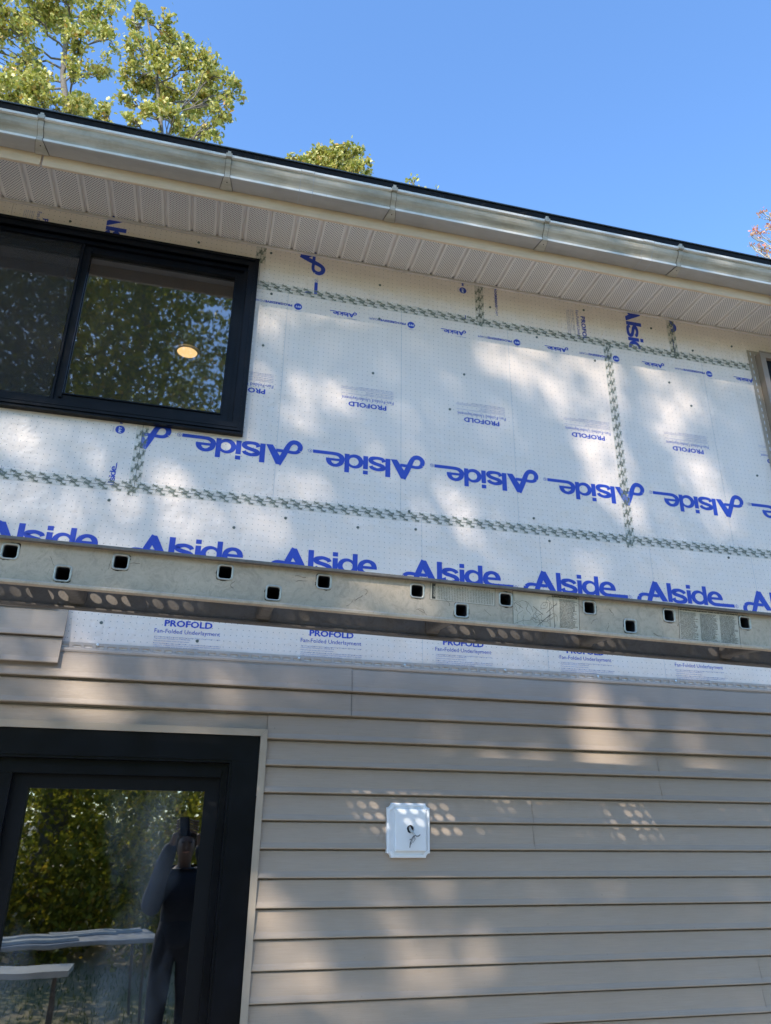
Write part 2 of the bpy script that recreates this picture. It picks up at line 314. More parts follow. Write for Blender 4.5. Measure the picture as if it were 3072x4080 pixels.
def cells(x0, x1, z0, z1, holes):
    """rectangles that tile x0..x1, z0..z1 around rectangular holes"""
    xs = sorted({x0, x1} | {h for a in holes for h in a[:2] if x0 < h < x1}); zs = sorted({z0, z1} | {h for a in holes for h in a[2:] if z0 < h < z1})
    out = []
    for xa, xb in zip(xs, xs[1:]):
        run = None
        for za, zb in zip(zs, zs[1:]):
            cx, cz = (xa + xb) / 2, (za + zb) / 2
            if any(h[0] < cx < h[1] and h[2] < cz < h[3] for h in holes):
                if run: out.append((xa, xb, *run)); run = None
            else: run = (run[0], zb) if run else (za, zb)
        if run: out.append((xa, xb, *run))
    return out
_tc = {}
def text(s, size, bold=0.0, width=1.0, shear=0.0):
    """flat lettering: vertices (u, v) from the left end of the baseline, faces, total width"""
    key = (s, bold, shear)
    if key not in _tc:
        cu = bpy.data.curves.new('t', 'FONT'); cu.body = s; cu.size = 1.0; cu.resolution_u = 2; cu.offset = bold; cu.shear = shear
        ob = bpy.data.objects.new('t', cu); me = bpy.data.meshes.new_from_object(ob)
        _tc[key] = ([(v.co.x, v.co.y) for v in me.vertices], [tuple(p.vertices) for p in me.polygons])
        bpy.data.objects.remove(ob); bpy.data.curves.remove(cu); bpy.data.meshes.remove(me)
    v, f = _tc[key]
    x0 = min(a for a, b in v); x1 = max(a for a, b in v)
    return [((a - x0) * size * width, b * size) for a, b in v], f, (x1 - x0) * size * width
def smoothpath(pts, n=5):
    out = []
    for i in range(len(pts) - 1):
        p0, p1, p2, p3 = pts[max(i - 1, 0)], pts[i], pts[i + 1], pts[min(i + 2, len(pts) - 1)]
        for k in range(n):
            t = k / n; out.append(tuple(.5 * (2 * b + (c - a) * t + (2 * a - 5 * b + 4 * c - d) * t * t + (3 * b - a - 3 * c + d) * t ** 3) for a, b, c, d in zip(p0, p1, p2, p3)))
    out.append(tuple(pts[-1])); return out
def stroke(pts, n=5):
    """ribbon along (u, v, width) points -> vertices, faces"""
    P = smoothpath(pts, n); vs = []
    for i, (x, y, w) in enumerate(P):
        a = P[max(i - 1, 0)]; b = P[min(i + 1, len(P) - 1)]; dx, dy = b[0] - a[0], b[1] - a[1]; l = math.hypot(dx, dy) or 1
        nx, ny = -dy / l * w / 2, dx / l * w / 2; vs += [(x + nx, y + ny), (x - nx, y - ny)]
    return vs, [(2 * i, 2 * i + 1, 2 * i + 3, 2 * i + 2) for i in range(len(P) - 1)]

# ------------------------------------------------------------------ ground
g = MB(); g.quad((-300, -300, -2.32), (300, -300, -2.32), (300, 300, -2.32), (-300, 300, -2.32)); tag(g.build('ground', M['ground']), kind='structure')
g = MB(); g.box(-6, 7, -3.9, -.02, -2.36, -2.30); tag(g.build('patio', M['patio']), kind='structure')

# ------------------------------------------------------------------ house
house = thing('house', (0, 0, -2.3), 'two storey house with bare printed foam sheets above taupe vinyl siding and a white gutter', 'house')
def part(mb, name, mats, parent=None, **kw):
    o = mb.build(name, mats, **kw)
    if parent is None: return under(house, o)
    o.parent = parent; return o
WU = (-1.88, .068, 1.150, 2.158)      # upper window opening
WR = (3.052, 4.6, 1.05, 2.118)       # right window opening
DR = (-1.9, .256, -2.25, -.200)       # sliding door opening
w = MB()
for a, b, c, d in cells(-7, 8, -2.3, 2.4, [WU, WR, DR]): w.box(a, b, .012, .13, c, d)
part(w, 'wall', M['seam_gap_lap_shade'])
w = MB()
for x0, x1, z0, z1, yb in ((-2.6, 1.2, .40, 2.42, 4.2), (2.3, 5.6, .40, 2.42, 4.2), (-2.6, 1.2, -2.25, .25, 4.2)):
    w.quad((x0, .13, z0), (x1, .13, z0), (x1, yb, z0), (x0, yb, z0)); w.quad((x0, .13, z1), (x1, .13, z1), (x1, yb, z1), (x0, yb, z1))
    w.quad((x0, .13, z0), (x0, yb, z0), (x0, yb, z1), (x0, .13, z1)); w.quad((x1, .13, z0), (x1, yb, z0), (x1, yb, z1), (x1, .13, z1)); w.quad((x0, yb, z0), (x1, yb, z0), (x1, yb, z1), (x0, yb, z1))
part(w, 'room_interior', M['room'])

# the printing on the foam ------------------------------------------------
def ell(cx, cy, rx, ry, a0=0, a1=360, n=28): return [(cx + rx * math.cos(R(a0 + (a1 - a0) * i / n)), cy + ry * math.sin(R(a0 + (a1 - a0) * i / n))) for i in range(n + 1)]
def ringf(o, i):
    n = len(o); return o + i, [(k, k + 1, n + k + 1, n + k) for k in range(n - 1)]
def rect(a, b, c, d): return [(a, c), (b, c), (b, d), (a, d)], [(0, 1, 2, 3)]
def logo():
    e = [rect(172, 197, -2, 96), rect(283, 307, -2, 68), rect(283, 307, 76, 96), rect(375, 398, -2, 96)]
    e.append(ringf(ell(348, 34, 42, 37.5), ell(353, 35.5, 23.5, 21.5)))
    e.append(stroke([(269, 47, 20), (263, 56, 18), (238, 63.5, 16), (213, 58, 21), (207, 50, 24), (216, 41, 20), (238, 35, 18), (260, 28, 20), (270, 17, 24), (262, 6, 20), (237, 2, 16), (212, 6, 18), (204, 20, 22)]))
    e.append(stroke([(552, 5, 17), (500, 5, 17), (455, 5, 17), (430, 8, 19), (413, 20, 24), (411, 35, 25), (416, 52, 22), (430, 63, 18), (444, 66.5, 16), (460, 63, 18), (472, 52, 23), (477, 37, 24)]))
    e.append(rect(415, 488.5, 30, 43))
    e.append(([(139, -3), (170, -2), (119, 96), (96, 96), (97, 60)], [(0, 1, 2, 3, 4)]))
    loop_ = [(107.5, 96, 23), (95, 66, 26), (82, 36, 27), (70, 6, 25), (62, -11, 23), (52, -23, 22), (38, -28, 23), (20, -23, 23), (9, -6, 24), (13, 13, 21), (26, 24, 17), (45, 27, 16), (70, 25, 16), (122, 24, 16)]
    e += [stroke(loop_[:10]), stroke(loop_[9:])]
    return e
LOGO = logo()
def fit(s, u0, u1, v, size, bold=0.0, shear=0.0):
    vs, fs, w_ = text(s, size, 0.0, 1.0, shear); k = (u1 - u0) / w_
    return [(u0 + a * k, v + b) for a, b in vs], fs
PARA = [('Visit www.progressivefoam.com for installation instructions, SDS and other information, or contact', .266, -.341), ('Progressive Foam Technologies, Inc. at 800-860-3626.', .145, -.3485),
 ('Mold and termite resistant closed-cell rigid insulation.', .142, -.3585), ('ProFold is treated with a flame retardant; however, all foam plastic insulation will ignite if exposed to', .270, -.3685),
 ('a heat source of sufficient heat and intensity. Protect foam insulation from exposure to open flame', .266, -.376), ('or other ignition sources during shipment, storage and installation.', .182, -.3835)]
def print_unit():
    """one two-foot repeat of the printing: (layer, vertices, faces, material slot)"""
    out = []
    for i, (v, f) in enumerate(LOGO): out.append((i, [(a / 1000, b / 1000) for a, b in v], f, 1))
    out.append((0, *ringf(ell(.565, .0045, .0095, .0095, n=16), ell(.565, .0045, .008, .008, n=16)), 1)); out.append((0, *fit('R', .5615, .5685, -.0005, .014, .03), 1))
    out.append((0, *fit('PROFOLD', .197, .388, -.294, .0365), 1, .0016))
    out.append((0, *fit('Fan-Folded Underlayment', .159, .424, -.3235, .0255), 1))
    for s, w_, v in PARA: out.append((0, *fit(s, .161, .161 + w_, v, .0062, .012), 2))
    for i, (v, f) in enumerate(LOGO): out.append((i, [(.362 + a * .000258, -.823 + b * .000258) for a, b in v], f, 1))
    out.append((0, *fit('exclusively for', .362, .415, -.791, .009), 2))
    c = ell(.066, -.812, .0205, .0205, n=24)[:-1]; out.append((0, c, [tuple(range(24))], 1))
    out.append((3, *fit('PFT', .0525, .0795, -.8175, .0165), 3, .0007))
    out.append((0, *fit('made by', .052, .080, -.785, .0075), 2))
    out.append((0, *fit('PROGRESSIVE', .0975, .2355, -.819, .0185), 1, .0010)); out.append((0, *fit('FOAM', .2385, .292, -.819, .0195), 1))
    return out
def heavier(unit):
    """bold lettering: the same letters laid down again a hair to each side"""
    out = []
    for e in unit:
        out.append(e[:4])
        if len(e) > 4:
            for i, (a, b) in enumerate(((-1, 0), (1, 0), (0, 1), (0, -1), (.7, .7), (-.7, -.7))): out.append((e[0] + i + 1, [(x + a * e[4], y + b * e[4] * .7) for x, y in e[1]], e[2], e[3]))
    return out
UNIT = heavier(print_unit())
def foam_sheet(x0, x1, z0, z1, T, ks, holes=(), creases=(), extra=None, label=None):
    """foam box plus printing; T(u, v) gives x, z on the wall"""
    m = MB()
    for a, b, c, d in cells(x0, x1, z0, z1, holes): m.box(a, b, 0, .0115, c, d, 0)
    for cx in creases:
        for a, b, c, d in cells(cx - .0007, cx + .0007, z0 + .001, z1 - .001, holes): m.quad((a, -.0003, c), (b, -.0003, c), (b, -.0003, d), (a, -.0003, d), 4)  # fold lines painted as flat strips in a shadow colour
    p = MB()
    for k in ks:
        for lay, vs, fs, mi in UNIT + (extra or []):
            q = [T(a + .604 * k, b) for a, b in vs]
            if max(a for a, b in q) < x0 or min(a for a, b in q) > x1 or max(b for a, b in q) < z0 or min(b for a, b in q) > z1: continue
            y = -.0007 - lay * .00006
            p.add([(a, y, b) for a, b in q], fs, mi)
    if p.v:
        me = p.mesh('p', [M['foam']] * 4); bm = bmesh.new(); bm.from_mesh(me)
        def cut(co, no, clear):
            bmesh.ops.bisect_plane(bm, geom=bm.verts[:] + bm.edges[:] + bm.faces[:], dist=1e-6, plane_co=co, plane_no=no, clear_outer=clear)
        cut((x0, 0, 0), (-1, 0, 0), True); cut((x1, 0, 0), (1, 0, 0), True); cut((0, 0, z0), (0, 0, -1), True); cut((0, 0, z1), (0, 0, 1), True)
        for h in holes:
            for co, no in (((h[0], 0, 0), (1, 0, 0)), ((h[1], 0, 0), (1, 0, 0)), ((0, 0, h[2]), (0, 0, 1)), ((0, 0, h[3]), (0, 0, 1))): cut(co, no, False)
            dead = [f for f in bm.faces if (lambda c: h[0] < c.x < h[1] and h[2] < c.z < h[3])(f.calc_center_median())]
            bmesh.ops.delete(bm, geom=dead, context='FACES')
        bm.verts.index_update()
        m.v += []; b = len(m.v); m.v += [tuple(v.co) for v in bm.verts]
        for f in bm.faces: m.f.append(tuple(v.index + b for v in f.verts)); m.m.append(f.material_index)
        bm.free(); bpy.data.meshes.remove(me)
    o = part(m, 'foam_sheet', [M['foam'], M['ink'], M['inkgrey'], M['white_print'], M['crease']])
    if label: o['label'] = label
    return o
flip = lambda x0, z0: (lambda u, v: (x0 - u, z0 - v))
rup = lambda xb, z0: (lambda u, v: (xb - v, z0 + u))       # reads upwards
rdn = lambda xb, z0: (lambda u, v: (xb + v, z0 - u))       # reads downwards
foam_sheet(-.369, 2.051, .832, 2.027, flip(.960, 1.121), range(-4, 4), [WU], (.236, .841, 1.445), label='large sheet printed upside down beside the black window')
foam_sheet(2.053, 3.9, .832, 2.027, flip(.960, 1.121), range(-6, -1), [WR], (2.664, 3.26), label='sheet printed upside down at the right window')
foam_sheet(-1.876, -.371, .832, 2.027, rup(-1.278, 1.039), range(-2, 3), [WU], (), label='sheet with sideways print under the black window')
foam_sheet(-2.337, -1.130, 2.029, 2.30, rup(-2.04, 2.1), range(-1, 2), [WU])
foam_sheet(-1.128, .078, 2.029, 2.30, rdn(-.69, 2.404), range(-1, 2), [WU])
foam_sheet(.080, 1.286, 2.029, 2.30, rup(.381, 1.553), range(-1, 3), [WU])
foam_sheet(1.288, 2.492, 2.029, 2.30, rdn(2.2, 2.384), range(-1, 2), [])
foam_sheet(2.494, 3.9, 2.029, 2.30, rup(2.494 - .0, 2.190), range(-1, 2), [WR])
foam_sheet(-3.6, 4.4, -.42, .830, lambda u, v: (1.449 + u, .522 + v), range(-6, 5), [DR], (.945, 1.549, 2.155, 2.758))

# printed seam tape ----------------------------------------------------------
def seam_tape(a, b, wid=.052, gapline=True):
    ax, az = a; bx, bz = b; L = math.hypot(bx - ax, bz - az); dx, dz = (bx - ax) / L, (bz - az) / L; nx, nz = -dz, dx
    P = lambda s, t, y: (ax + dx * s + nx * t, y, az + dz * s + nz * t)
    m = MB(); y = -.0022; n = max(2, int(L / .05)); rnd = random.Random(int(ax * 99 + az * 9))
    for i in range(n):
        s0, s1 = L * i / n, L * (i + 1) / n; m.quad(P(s0, -wid / 2, y), P(s1, -wid / 2, y), P(s1, wid / 2, y), P(s0, wid / 2, y), 0)
    if gapline: m.quad(P(0, -.0009, -.0016), P(L, -.0009, -.0016), P(L, .0009, -.0016), P(0, .0009, -.0016), 2)
    s = .01
    while s < L - .03:
        for (ds, t, w_) in ((0, .0175, .021), (.021, .0065, .024), (.015, -.0055, .024), (.036, -.0185, .021)):
            vs, fs, tw = text('Tyvek', .0165, 0.0, 1.0); k = w_ / tw; ca, sa = math.cos(.45), math.sin(.45)
            q = []
            for p_, q_ in vs:
                p2, q2 = p_ * k * 1.1, (q_ - .003) * 1.0; q.append((p2 + q2 * .35, q2 - p2 * .10))
            if s + ds + .02 < L:
                for e in range(3): m.add([P(s + ds + p2 + (0, .0011, .0005)[e], t + q2 + (0, .0003, .0012)[e], -.0027 - .0001 * (ds > .018) - .0001 * (t < 0) - .00004 * e) for p2, q2 in q], fs, 1)
        s += .056 + rnd.uniform(-.002, .002)
    part(m, 'seam_tape', [M['tape'], M['tape_print'], M['seam_gap_lap_shade']])
seam_tape((-3.4, .831), (-.36, .831)); seam_tape((-.36, .831), (2.06, .831)); seam_tape((2.06, .831), (3.9, .831))
seam_tape((.075, 2.028), (1.29, 2.028)); seam_tape((1.29, 2.028), (3.03, 2.028)); seam_tape((-.370, 1.14), (-.370, .79)); seam_tape((2.052, 2.03), (2.052, .79))
seam_tape((.079, 2.28), (.079, 2.165)); seam_tape((1.287, 2.28), (1.287, 2.0)); seam_tape((2.493, 2.28), (2.493, 2.0), gapline=True)
for x, z in ((-.414, .224), (-.029, .174), (.636, .75), (.915, .77), (.883, .859), (1.526, .893), (1.602, .78), (-.463, .76), (.075, .69), (.692, 1.599), (1.184, 1.674), (.131, 1.666), (2.547, 1.694), (2.426, 1.829),
             (1.966, 1.896), (.72, 2.16), (1.35, 2.14), (.13, 2.245), (2.36, 2.19), (2.9, 2.16), (2.62, 2.08), (1.93, 2.235), (.15, 1.985), (.72, 1.94), (1.62, 1.99), (2.62, .79), (-.9, .72), (.3, .76), (1.1, 1.45), (2.9, 1.3), (-.86, 2.22), (-.24, 2.23)):
    m = MB(); c = ell(x, z, .0068, .0068, n=14)[:-1]; n = len(c)
    m.add([(a, 0, b) for a, b in c] + [(x + (a - x) * .8, -.0035, z + (b - z) * .8) for a, b in c], [(k, (k + 1) % n, n + (k + 1) % n, n + k) for k in range(n)] + [tuple(range(n, 2 * n))])
    part(m, 'cap_nail', M['cap'])

# siding ------------------------------------------------------------------
EX = .1016
def lap(k): return CAM.z + (-EX * k - CAM.z) * .9925
def course(m, x0, x1, k, dy=0, top=None):
    zb = lap(k); zt = lap(k - 1) if top is None else top
    pr = [(-.0012 + dy, zt + .02), (-.0018 + dy, zt - .0035), (-.0085 + dy, zt - .0085), (-.0180 + dy, zb + .022), (-.0245 + dy, zb + .005), (-.0245 + dy, zb + .0015), (-.0235 + dy, zb), (-.0205 + dy, zb - .0004), (-.0195 + dy, zb + .006), (-.0150 + dy, zb + .019)]
    m.extrude_x(pr, x0, x1)
    for x in (x0, x1): m.quad((x, pr[2][0], pr[2][1]), (x, pr[6][0], pr[6][1]), (x, -.001 + dy, zb), (x, -.001 + dy, zt))
JO = {0: .625, 2: 3.3, 3: 2.041, 5: 1.416, 7: 3.1, 9: -9, 11: 2.406, 13: 1.2, 15: 2.9, 17: .7, 19: 2.2}
rows = [(0, 1)] + [(k, k + 1) for k in range(2, 3)]
pairs = [(0, 1), (2,), (3, 4), (5, 6), (7, 8), (9, 10), (11, 12), (13, 14), (15, 16), (17, 18), (19, 20), (21,)]
for pr in pairs:
    j = JO.get(pr[0], 9); spans = [(-3.6, j, -.0032), (j, 4.5, 0.0)] if -3 < j < 4.4 else [(-3.6, 4.5, 0.0)]
    for x0, x1, dy in spans:
        m = MB()
        for k in pr:
            zb = -EX * k; zt = zb + EX; zc = (zb + zt) / 2
            a = x0
            if k >= 2: a = max(a, .283)                    # stops at the door trim
            if k == 1: m2 = None
            if k == 1 and x0 < .283:
                course(m, x0, min(x1, 4.5), k, dy)
            else: course(m, a, x1, k, dy)
        if x0 == j:                                       # dark strip for the joint gap, painting in the left panel's lap shadow
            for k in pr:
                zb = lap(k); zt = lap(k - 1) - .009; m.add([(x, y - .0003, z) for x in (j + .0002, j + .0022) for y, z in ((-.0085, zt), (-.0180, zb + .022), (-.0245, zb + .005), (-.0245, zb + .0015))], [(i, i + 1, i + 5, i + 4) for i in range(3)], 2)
        if pr[0] == 0:                                    # the nailing hem
            m.extrude_x([(-.002, .138), (-.0045, .1375), (-.0045, .127)], x0, x1, 1)
            m.extrude_x([(-.0045, .115), (-.0095, .114), (-.0100, .1065), (-.0075, .1000), (-.0015, .098)], x0, x1, 1)
            x = x0
            while x < x1 - .04: m.quad((x, -.0045, .115), (x + .014, -.0045, .115), (x + .014, -.0045, .127), (x, -.0045, .127), 1); x += .044
        part(m, 'siding_panel', [M['siding'], M['hem'], M['seam_gap_lap_shade']])
m = MB(); m.extrude_x([(-.0012, -.085), (-.0018, -.109), (-.0085, -.114), (-.0150, -.1735)], -3.6, .2825); part(m, 'siding_panel', M['siding'])
m = MB()                                                  # siding left of the door and under it are out of the photo
for k in range(3, 21): course(m, -3.6, -1.94, k)
part(m, 'siding_panel', M['siding'])
m = MB(); dy = -.017                                      # upper pair of courses hung on the left
course(m, -3.6, -.541, -.5 - 1.02, dy, .262); course(m, -3.6, -.545, -.49, dy, .153)
m.extrude_x([(-.026, .262), (-.036, .264), (-.038, .274), (-.028, .277)], -3.6, -.59, 1)
part(m, 'siding_panel', [M['siding'], M['hem']])['label'] = 'short loose pair of courses lapped over the siding at the left'
for x, z in ((-.414, .131), (.396, .127), (.86, .125), (1.33, .129), (1.79, .126), (2.2, .127), (2.75, .127)):
    m = MB(); m.tube([(x, -.004, z), (x, -.010, z), (x, -.011, z)], [.0048, .0055, .003], 10); part(m, 'siding_nail', M['nail'])
m = MB(); m.box(-7, 8, -.02, .3, -2.5, -2.02); part(m, 'foundation', M['concrete'])

# upper sliding window -----------------------------------------------------
x0, x1, z0, z1 = -1.905, .074, 1.142, 2.165
m = MB(); m.ring(x0, x1, z0, z1, .052, -.034, .012, wb=.054, wt=.050); m.ring(x0 + .01, x1 - .012, z0 + .012, z1 - .012, .010, -.041, -.0345)
m.ring(x0 + .05, x1 - .05, z0 + .05, z1 - .05, .022, -.012, .05); m.ring(x0 + .045, x1 - .045, z0 + .045, z1 - .045, .005, -.024, -.010)
m.box(x0 + .03, x1 - .03, -.036, -.028, z0 + .030, z0 + .036)
win = part(m, 'window', M['black']); win['label'] = 'black sliding window with insect screen on its left half'
m = MB(); m.ring(-.785, .003, z0 + .07, z1 - .07, .040, .006, .034); m.ring(-.747, -.035, z0 + .108, z1 - .108, .006, -.001, .006); part(m, 'sash', M['black'], win)
m = MB(); m.ring(-1.84, -.740, z0 + .07, z1 - .07, .040, .040, .058); part(m, 'sash', M['black_matt'], win)
m = MB(); m.box(-.750, -.736, -.004, .010, z0 + .09, z1 - .09); m.box(-.778, -.770, -.008, .006, z0 + .07, z1 - .07); part(m, 'meeting_rail', M['black'], win)
m = MB(); m.quad((-.745, .02, z0 + .11), (-.037, .02, z0 + .11), (-.037, .02, z1 - .11), (-.745, .02, z1 - .11)); part(m, 'pane', M['glass'], win)
m = MB(); m.quad((-1.80, .05, z0 + .11), (-.78, .05, z0 + .11), (-.78, .05, z1 - .11), (-1.80, .05, z1 - .11)); part(m, 'pane', M['glass'], win)
m = MB(); m.quad((-1.83, .0, z0 + .075), (-.786, .0, z0 + .075), (-.786, .0, z1 - .075), (-1.83, .0, z1 - .075)); part(m, 'insect_screen', M['screen'], win)
m = MB(); m.box(-.765, -.745, .034, .05, 1.70, 1.74); m.box(-.76, -.748, .036, .052, 1.60, 1.64); m.box(-.762, -.75, .034, .046, 1.64, 1.70); part(m, 'sash_latch', M['lock'], win, bevel=.003)
# right window
m = MB(); m.ring(3.052, 4.6, 1.05, 2.118, .034, -.045, .03); m.ring(3.046, 4.606, 1.044, 2.124, .006, -.05, -.045)
wr = part(m, 'window', M['tan_frame']); wr['label'] = 'tan framed window cut off by the right edge'
m = MB(); m.ring(3.086, 4.566, 1.084, 2.084, .05, -.02, .03); part(m, 'sash', M['black_matt'], wr)
m = MB(); m.quad((3.13, .0, 1.12), (4.52, .0, 1.12), (4.52, .0, 2.04), (3.13, .0, 2.04)); part(m, 'pane', M['glass'], wr)
m = MB(); m.box(3.000, 3.0455, -.004, -.0029, 1.02, 2.15); m.box(3.0455, 4.64, -.004, -.0029, 2.1245, 2.150)
for i in range(26): m.box(3.018, 3.022, -.0052, -.0042, 1.04 + i * .043, 1.062 + i * .043, 1)
part(m, 'nail_flange', [M['trim'], M['white_print']], wr)

# sliding door ---------------------------------------------------------------
x0, x1, z0, z1 = -1.91, .257, -2.26, -.198
m = MB(); m.ring(x0, x1, z0, z1, .102, -.022, .02, wt=.094); m.ring(x0 + .100, x1 - .100, z0 + .09, z1 - .092, .012, -.016, .03)
m.ring(x0 + .105, x1 - .105, z0 + .1, z1 - .1, .034, .022, .06, wt=.032); m.box(x0 + .14, x1 - .14, .006, .022, z1 - .158, z1 - .128)
m.box(x1 - .1015, x1 - .0, -.0232, -.0222, z1 - .0955, z1 - .0945)
door = part(m, 'sliding_door', M['black']); door['label'] = 'black framed sliding glass door reflecting the woods'
m = MB(); m.ring(-.645, .124, -2.15, -.345, .062, .040, .075, wt=.062); part(m, 'sash', M['black_matt'], door)
m = MB(); m.ring(-1.78, -.640, -2.15, -.35, .07, .010, .034, wt=.06); part(m, 'sash', M['black'], door)
m = MB(); m.quad((-.585, .062, -2.1), (.063, .062, -2.1), (.063, .062, -.404), (-.585, .062, -.404)); part(m, 'pane', M['door_glass'], door)
m = MB(); m.quad((-1.72, .024, -2.1), (-.70, .024, -2.1), (-.70, .024, -.40), (-1.72, .024, -.40)); part(m, 'pane', M['door_glass'], door)
m = MB()
o0, o1, w_ = x1 + .0005, z1 + .0005, .026
def lprof(pts): return pts
for (a, b) in (((-1.94, z1 + .001), (x1 + .001, z1 + .001)),):
    m.add([(a[0], -.030, a[1]), (b[0], -.030, b[1]), (b[0] + w_, -.030, b[1] + w_), (a[0], -.030, a[1] + w_), (a[0], -.012, a[1] + w_ + .002), (b[0] + w_ + .002, -.012, b[1] + w_ + .002), (a[0], 0, a[1]), (b[0], 0, b[1])], [(0, 1, 2, 3), (3, 2, 5, 4), (0, 6, 7, 1)])
m.add([(x1 + .001, -.0305, z1 + .0), (x1 + .001 + w_, -.0305, z1 + w_), (x1 + .001 + w_, -.0305, -2.3), (x1 + .001, -.0305, -2.3), (x1 + .003 + w_, -.004, z1 + w_ + .002), (x1 + .003 + w_, -.004, -2.3)], [(0, 1, 2, 3), (1, 4, 5, 2)])
part(m, 'door_trim', M['trim'], door, solid=.0012)

# eaves ------------------------------------------------------------------------
XL, XR = -3.4, 5.2
m = MB(); p = .12855; xs = []
k = -18
while -1.18 + k * p < XR:
    xg = -1.18 + k * p; xs += [(xg - .0085, 2.2850), (xg - .0035, 2.2975), (xg + .0035, 2.2975), (xg + .0085, 2.2850)]; k += 1
n = len(xs); m.add([(x, -.005, z) for x, z in xs] + [(x, -.330, z) for x, z in xs], [(i, i + 1, n + i + 1, n + i) for i in range(n - 1)])
part(m, 'soffit', M['soffit'])
m = MB(); m.box(XL, XR, -.330, -.266, 2.2795, 2.2845); m.box(XL, XR, -.010, .0, 2.272, 2.2848); m.box(XL, XR, -.0125, -.0103, 2.272, 2.2765); part(m, 'soffit_channel', M['soffit_trim'])
for a, b, dz in ((XL, -.945, 0), (-.934, 2.9, -.001), (2.902, XR, 0)):
    m = MB(); m.extrude_x([(-.330, 2.2842), (-.330, 2.212 + dz), (-.336, 2.209 + dz), (-.345, 2.211 + dz), (-.346, 2.23), (-.346, 2.47), (-.330, 2.47)], a, b, close=True); part(m, 'fascia', M['fascia'])
GP = [(-.3475, 2.372), (-.3475, 2.272), (-.350, 2.2695), (-.422, 2.2695), (-.4265, 2.272), (-.4270, 2.2825), (-.4245, 2.2855), (-.4225, 2.290), (-.4260, 2.299), (-.4345, 2.308), (-.4440, 2.3155), (-.4510, 2.3255), (-.4545, 2.337), (-.4555, 2.350), (-.4555, 2.3555), (-.4680, 2.3560), (-.4690, 2.3670), (-.4600, 2.3680)]
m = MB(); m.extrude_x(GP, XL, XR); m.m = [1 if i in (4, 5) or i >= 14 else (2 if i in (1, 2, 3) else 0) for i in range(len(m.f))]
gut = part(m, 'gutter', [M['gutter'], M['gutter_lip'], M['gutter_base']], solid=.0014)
def off(prof, d):
    out = []
    for i, (y, z) in enumerate(prof):
        a = prof[max(i - 1, 0)]; b = prof[min(i + 1, len(prof) - 1)]; dy, dz = b[0] - a[0], b[1] - a[1]; l = math.hypot(dy, dz); out.append((y - dz / l * -d * -1, z + dy / l * d * 1))
    return out
def offp(d):
    d = d * 1.6
    return [(y + (-d if i > 3 else 0), z + (-d if i in (2, 3, 4) else 0)) for i, (y, z) in enumerate(GP)]
def offq(d): return [(y + (-d if i > 3 else 0) * 1.0, z + (-d if i in (2, 3, 4) else 0)) for i, (y, z) in enumerate(GP)]
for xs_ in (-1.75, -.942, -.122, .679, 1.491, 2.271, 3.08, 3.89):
    m = MB(); pr = offp(.0028)[2:]; hw = [.030, .016] + [.012] * (len(pr) - 2); n = len(pr)
    m.add([(xs_ - h, y, z) for (y, z), h in zip(pr, hw)] + [(xs_ + h, y, z) for (y, z), h in zip(pr, hw)], [(i, i + 1, n + i + 1, n + i) for i in range(n - 1)])
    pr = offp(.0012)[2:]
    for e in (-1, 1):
        m.add([(xs_ + e * (h + .0004), y, z) for (y, z), h in zip(pr, hw)] + [(xs_ + e * (h + .0018), y, z) for (y, z), h in zip(pr, hw)], [(i, i + 1, n + i + 1, n + i) for i in range(n - 1)], 2)  # dark strips draw strap edge shadow and grime into the colour
    m.box(xs_ - .007, xs_ + .007, -.472, -.452, 2.3695, 2.386); m.box(xs_ - .014, xs_ + .014, -.4745, -.4705, 2.352, 2.371)
    c = ell(xs_ + .002, -.402, .0028, .0028, n=10)[:-1]; m.add([(a, b, 2.2635) for a, b in c], [tuple(range(10))], 1)
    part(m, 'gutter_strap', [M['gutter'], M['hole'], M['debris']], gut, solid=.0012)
for xs_ in (.250, 2.077, 2.93):
    m = MB(); m.extrude_x(offp(.0016)[1:], xs_ - .030, xs_ + .030); m.m = [3 if i in (3, 4) or i >= 13 else (2 if i < 3 else 0) for i in range(len(m.f))]
    for e in (-.031, .031): m.extrude_x(offp(.0019)[1:], xs_ + e - .0012, xs_ + e + .0012, 1)
    part(m, 'gutter_joint', [M['gutter'], M['crease'], M['gutter_base'], M['gutter_lip']], gut)
for a, b, dz in ((XL, -.086, 0), (-.088, 1.404, -.004), (1.402, 2.92, -.002), (2.918, XR, -.005)):
    m = MB(); m.extrude_x([(-.347, 2.515 + dz), (-.374, 2.508 + dz), (-.377, 2.500 + dz), (-.372, 2.455 + dz), (-.372, 2.38 + dz), (-.3465, 2.38 + dz)], a, b); part(m, 'drip_edge', M['dripedge'], solid=.001)
m = MB(); m.add([(XL, -.384, 2.508), (XR, -.384, 2.508), (XR, 5.2, 4.35), (XL, 5.2, 4.35), (XL, -.384, 2.502), (XR, -.384, 2.502), (XR, -.34, 2.515), (XL, -.34, 2.515)], [(0, 1, 2, 3), (4, 5, 1, 0), (4, 7, 6, 5)])
m.quad((XL, 5.2, 4.35), (XR, 5.2, 4.35), (XR, 9.5, 2.6), (XL, 9.5, 2.6)); part(m, 'roof', M['shingle'])
m = MB(); rnd = random.Random(3)
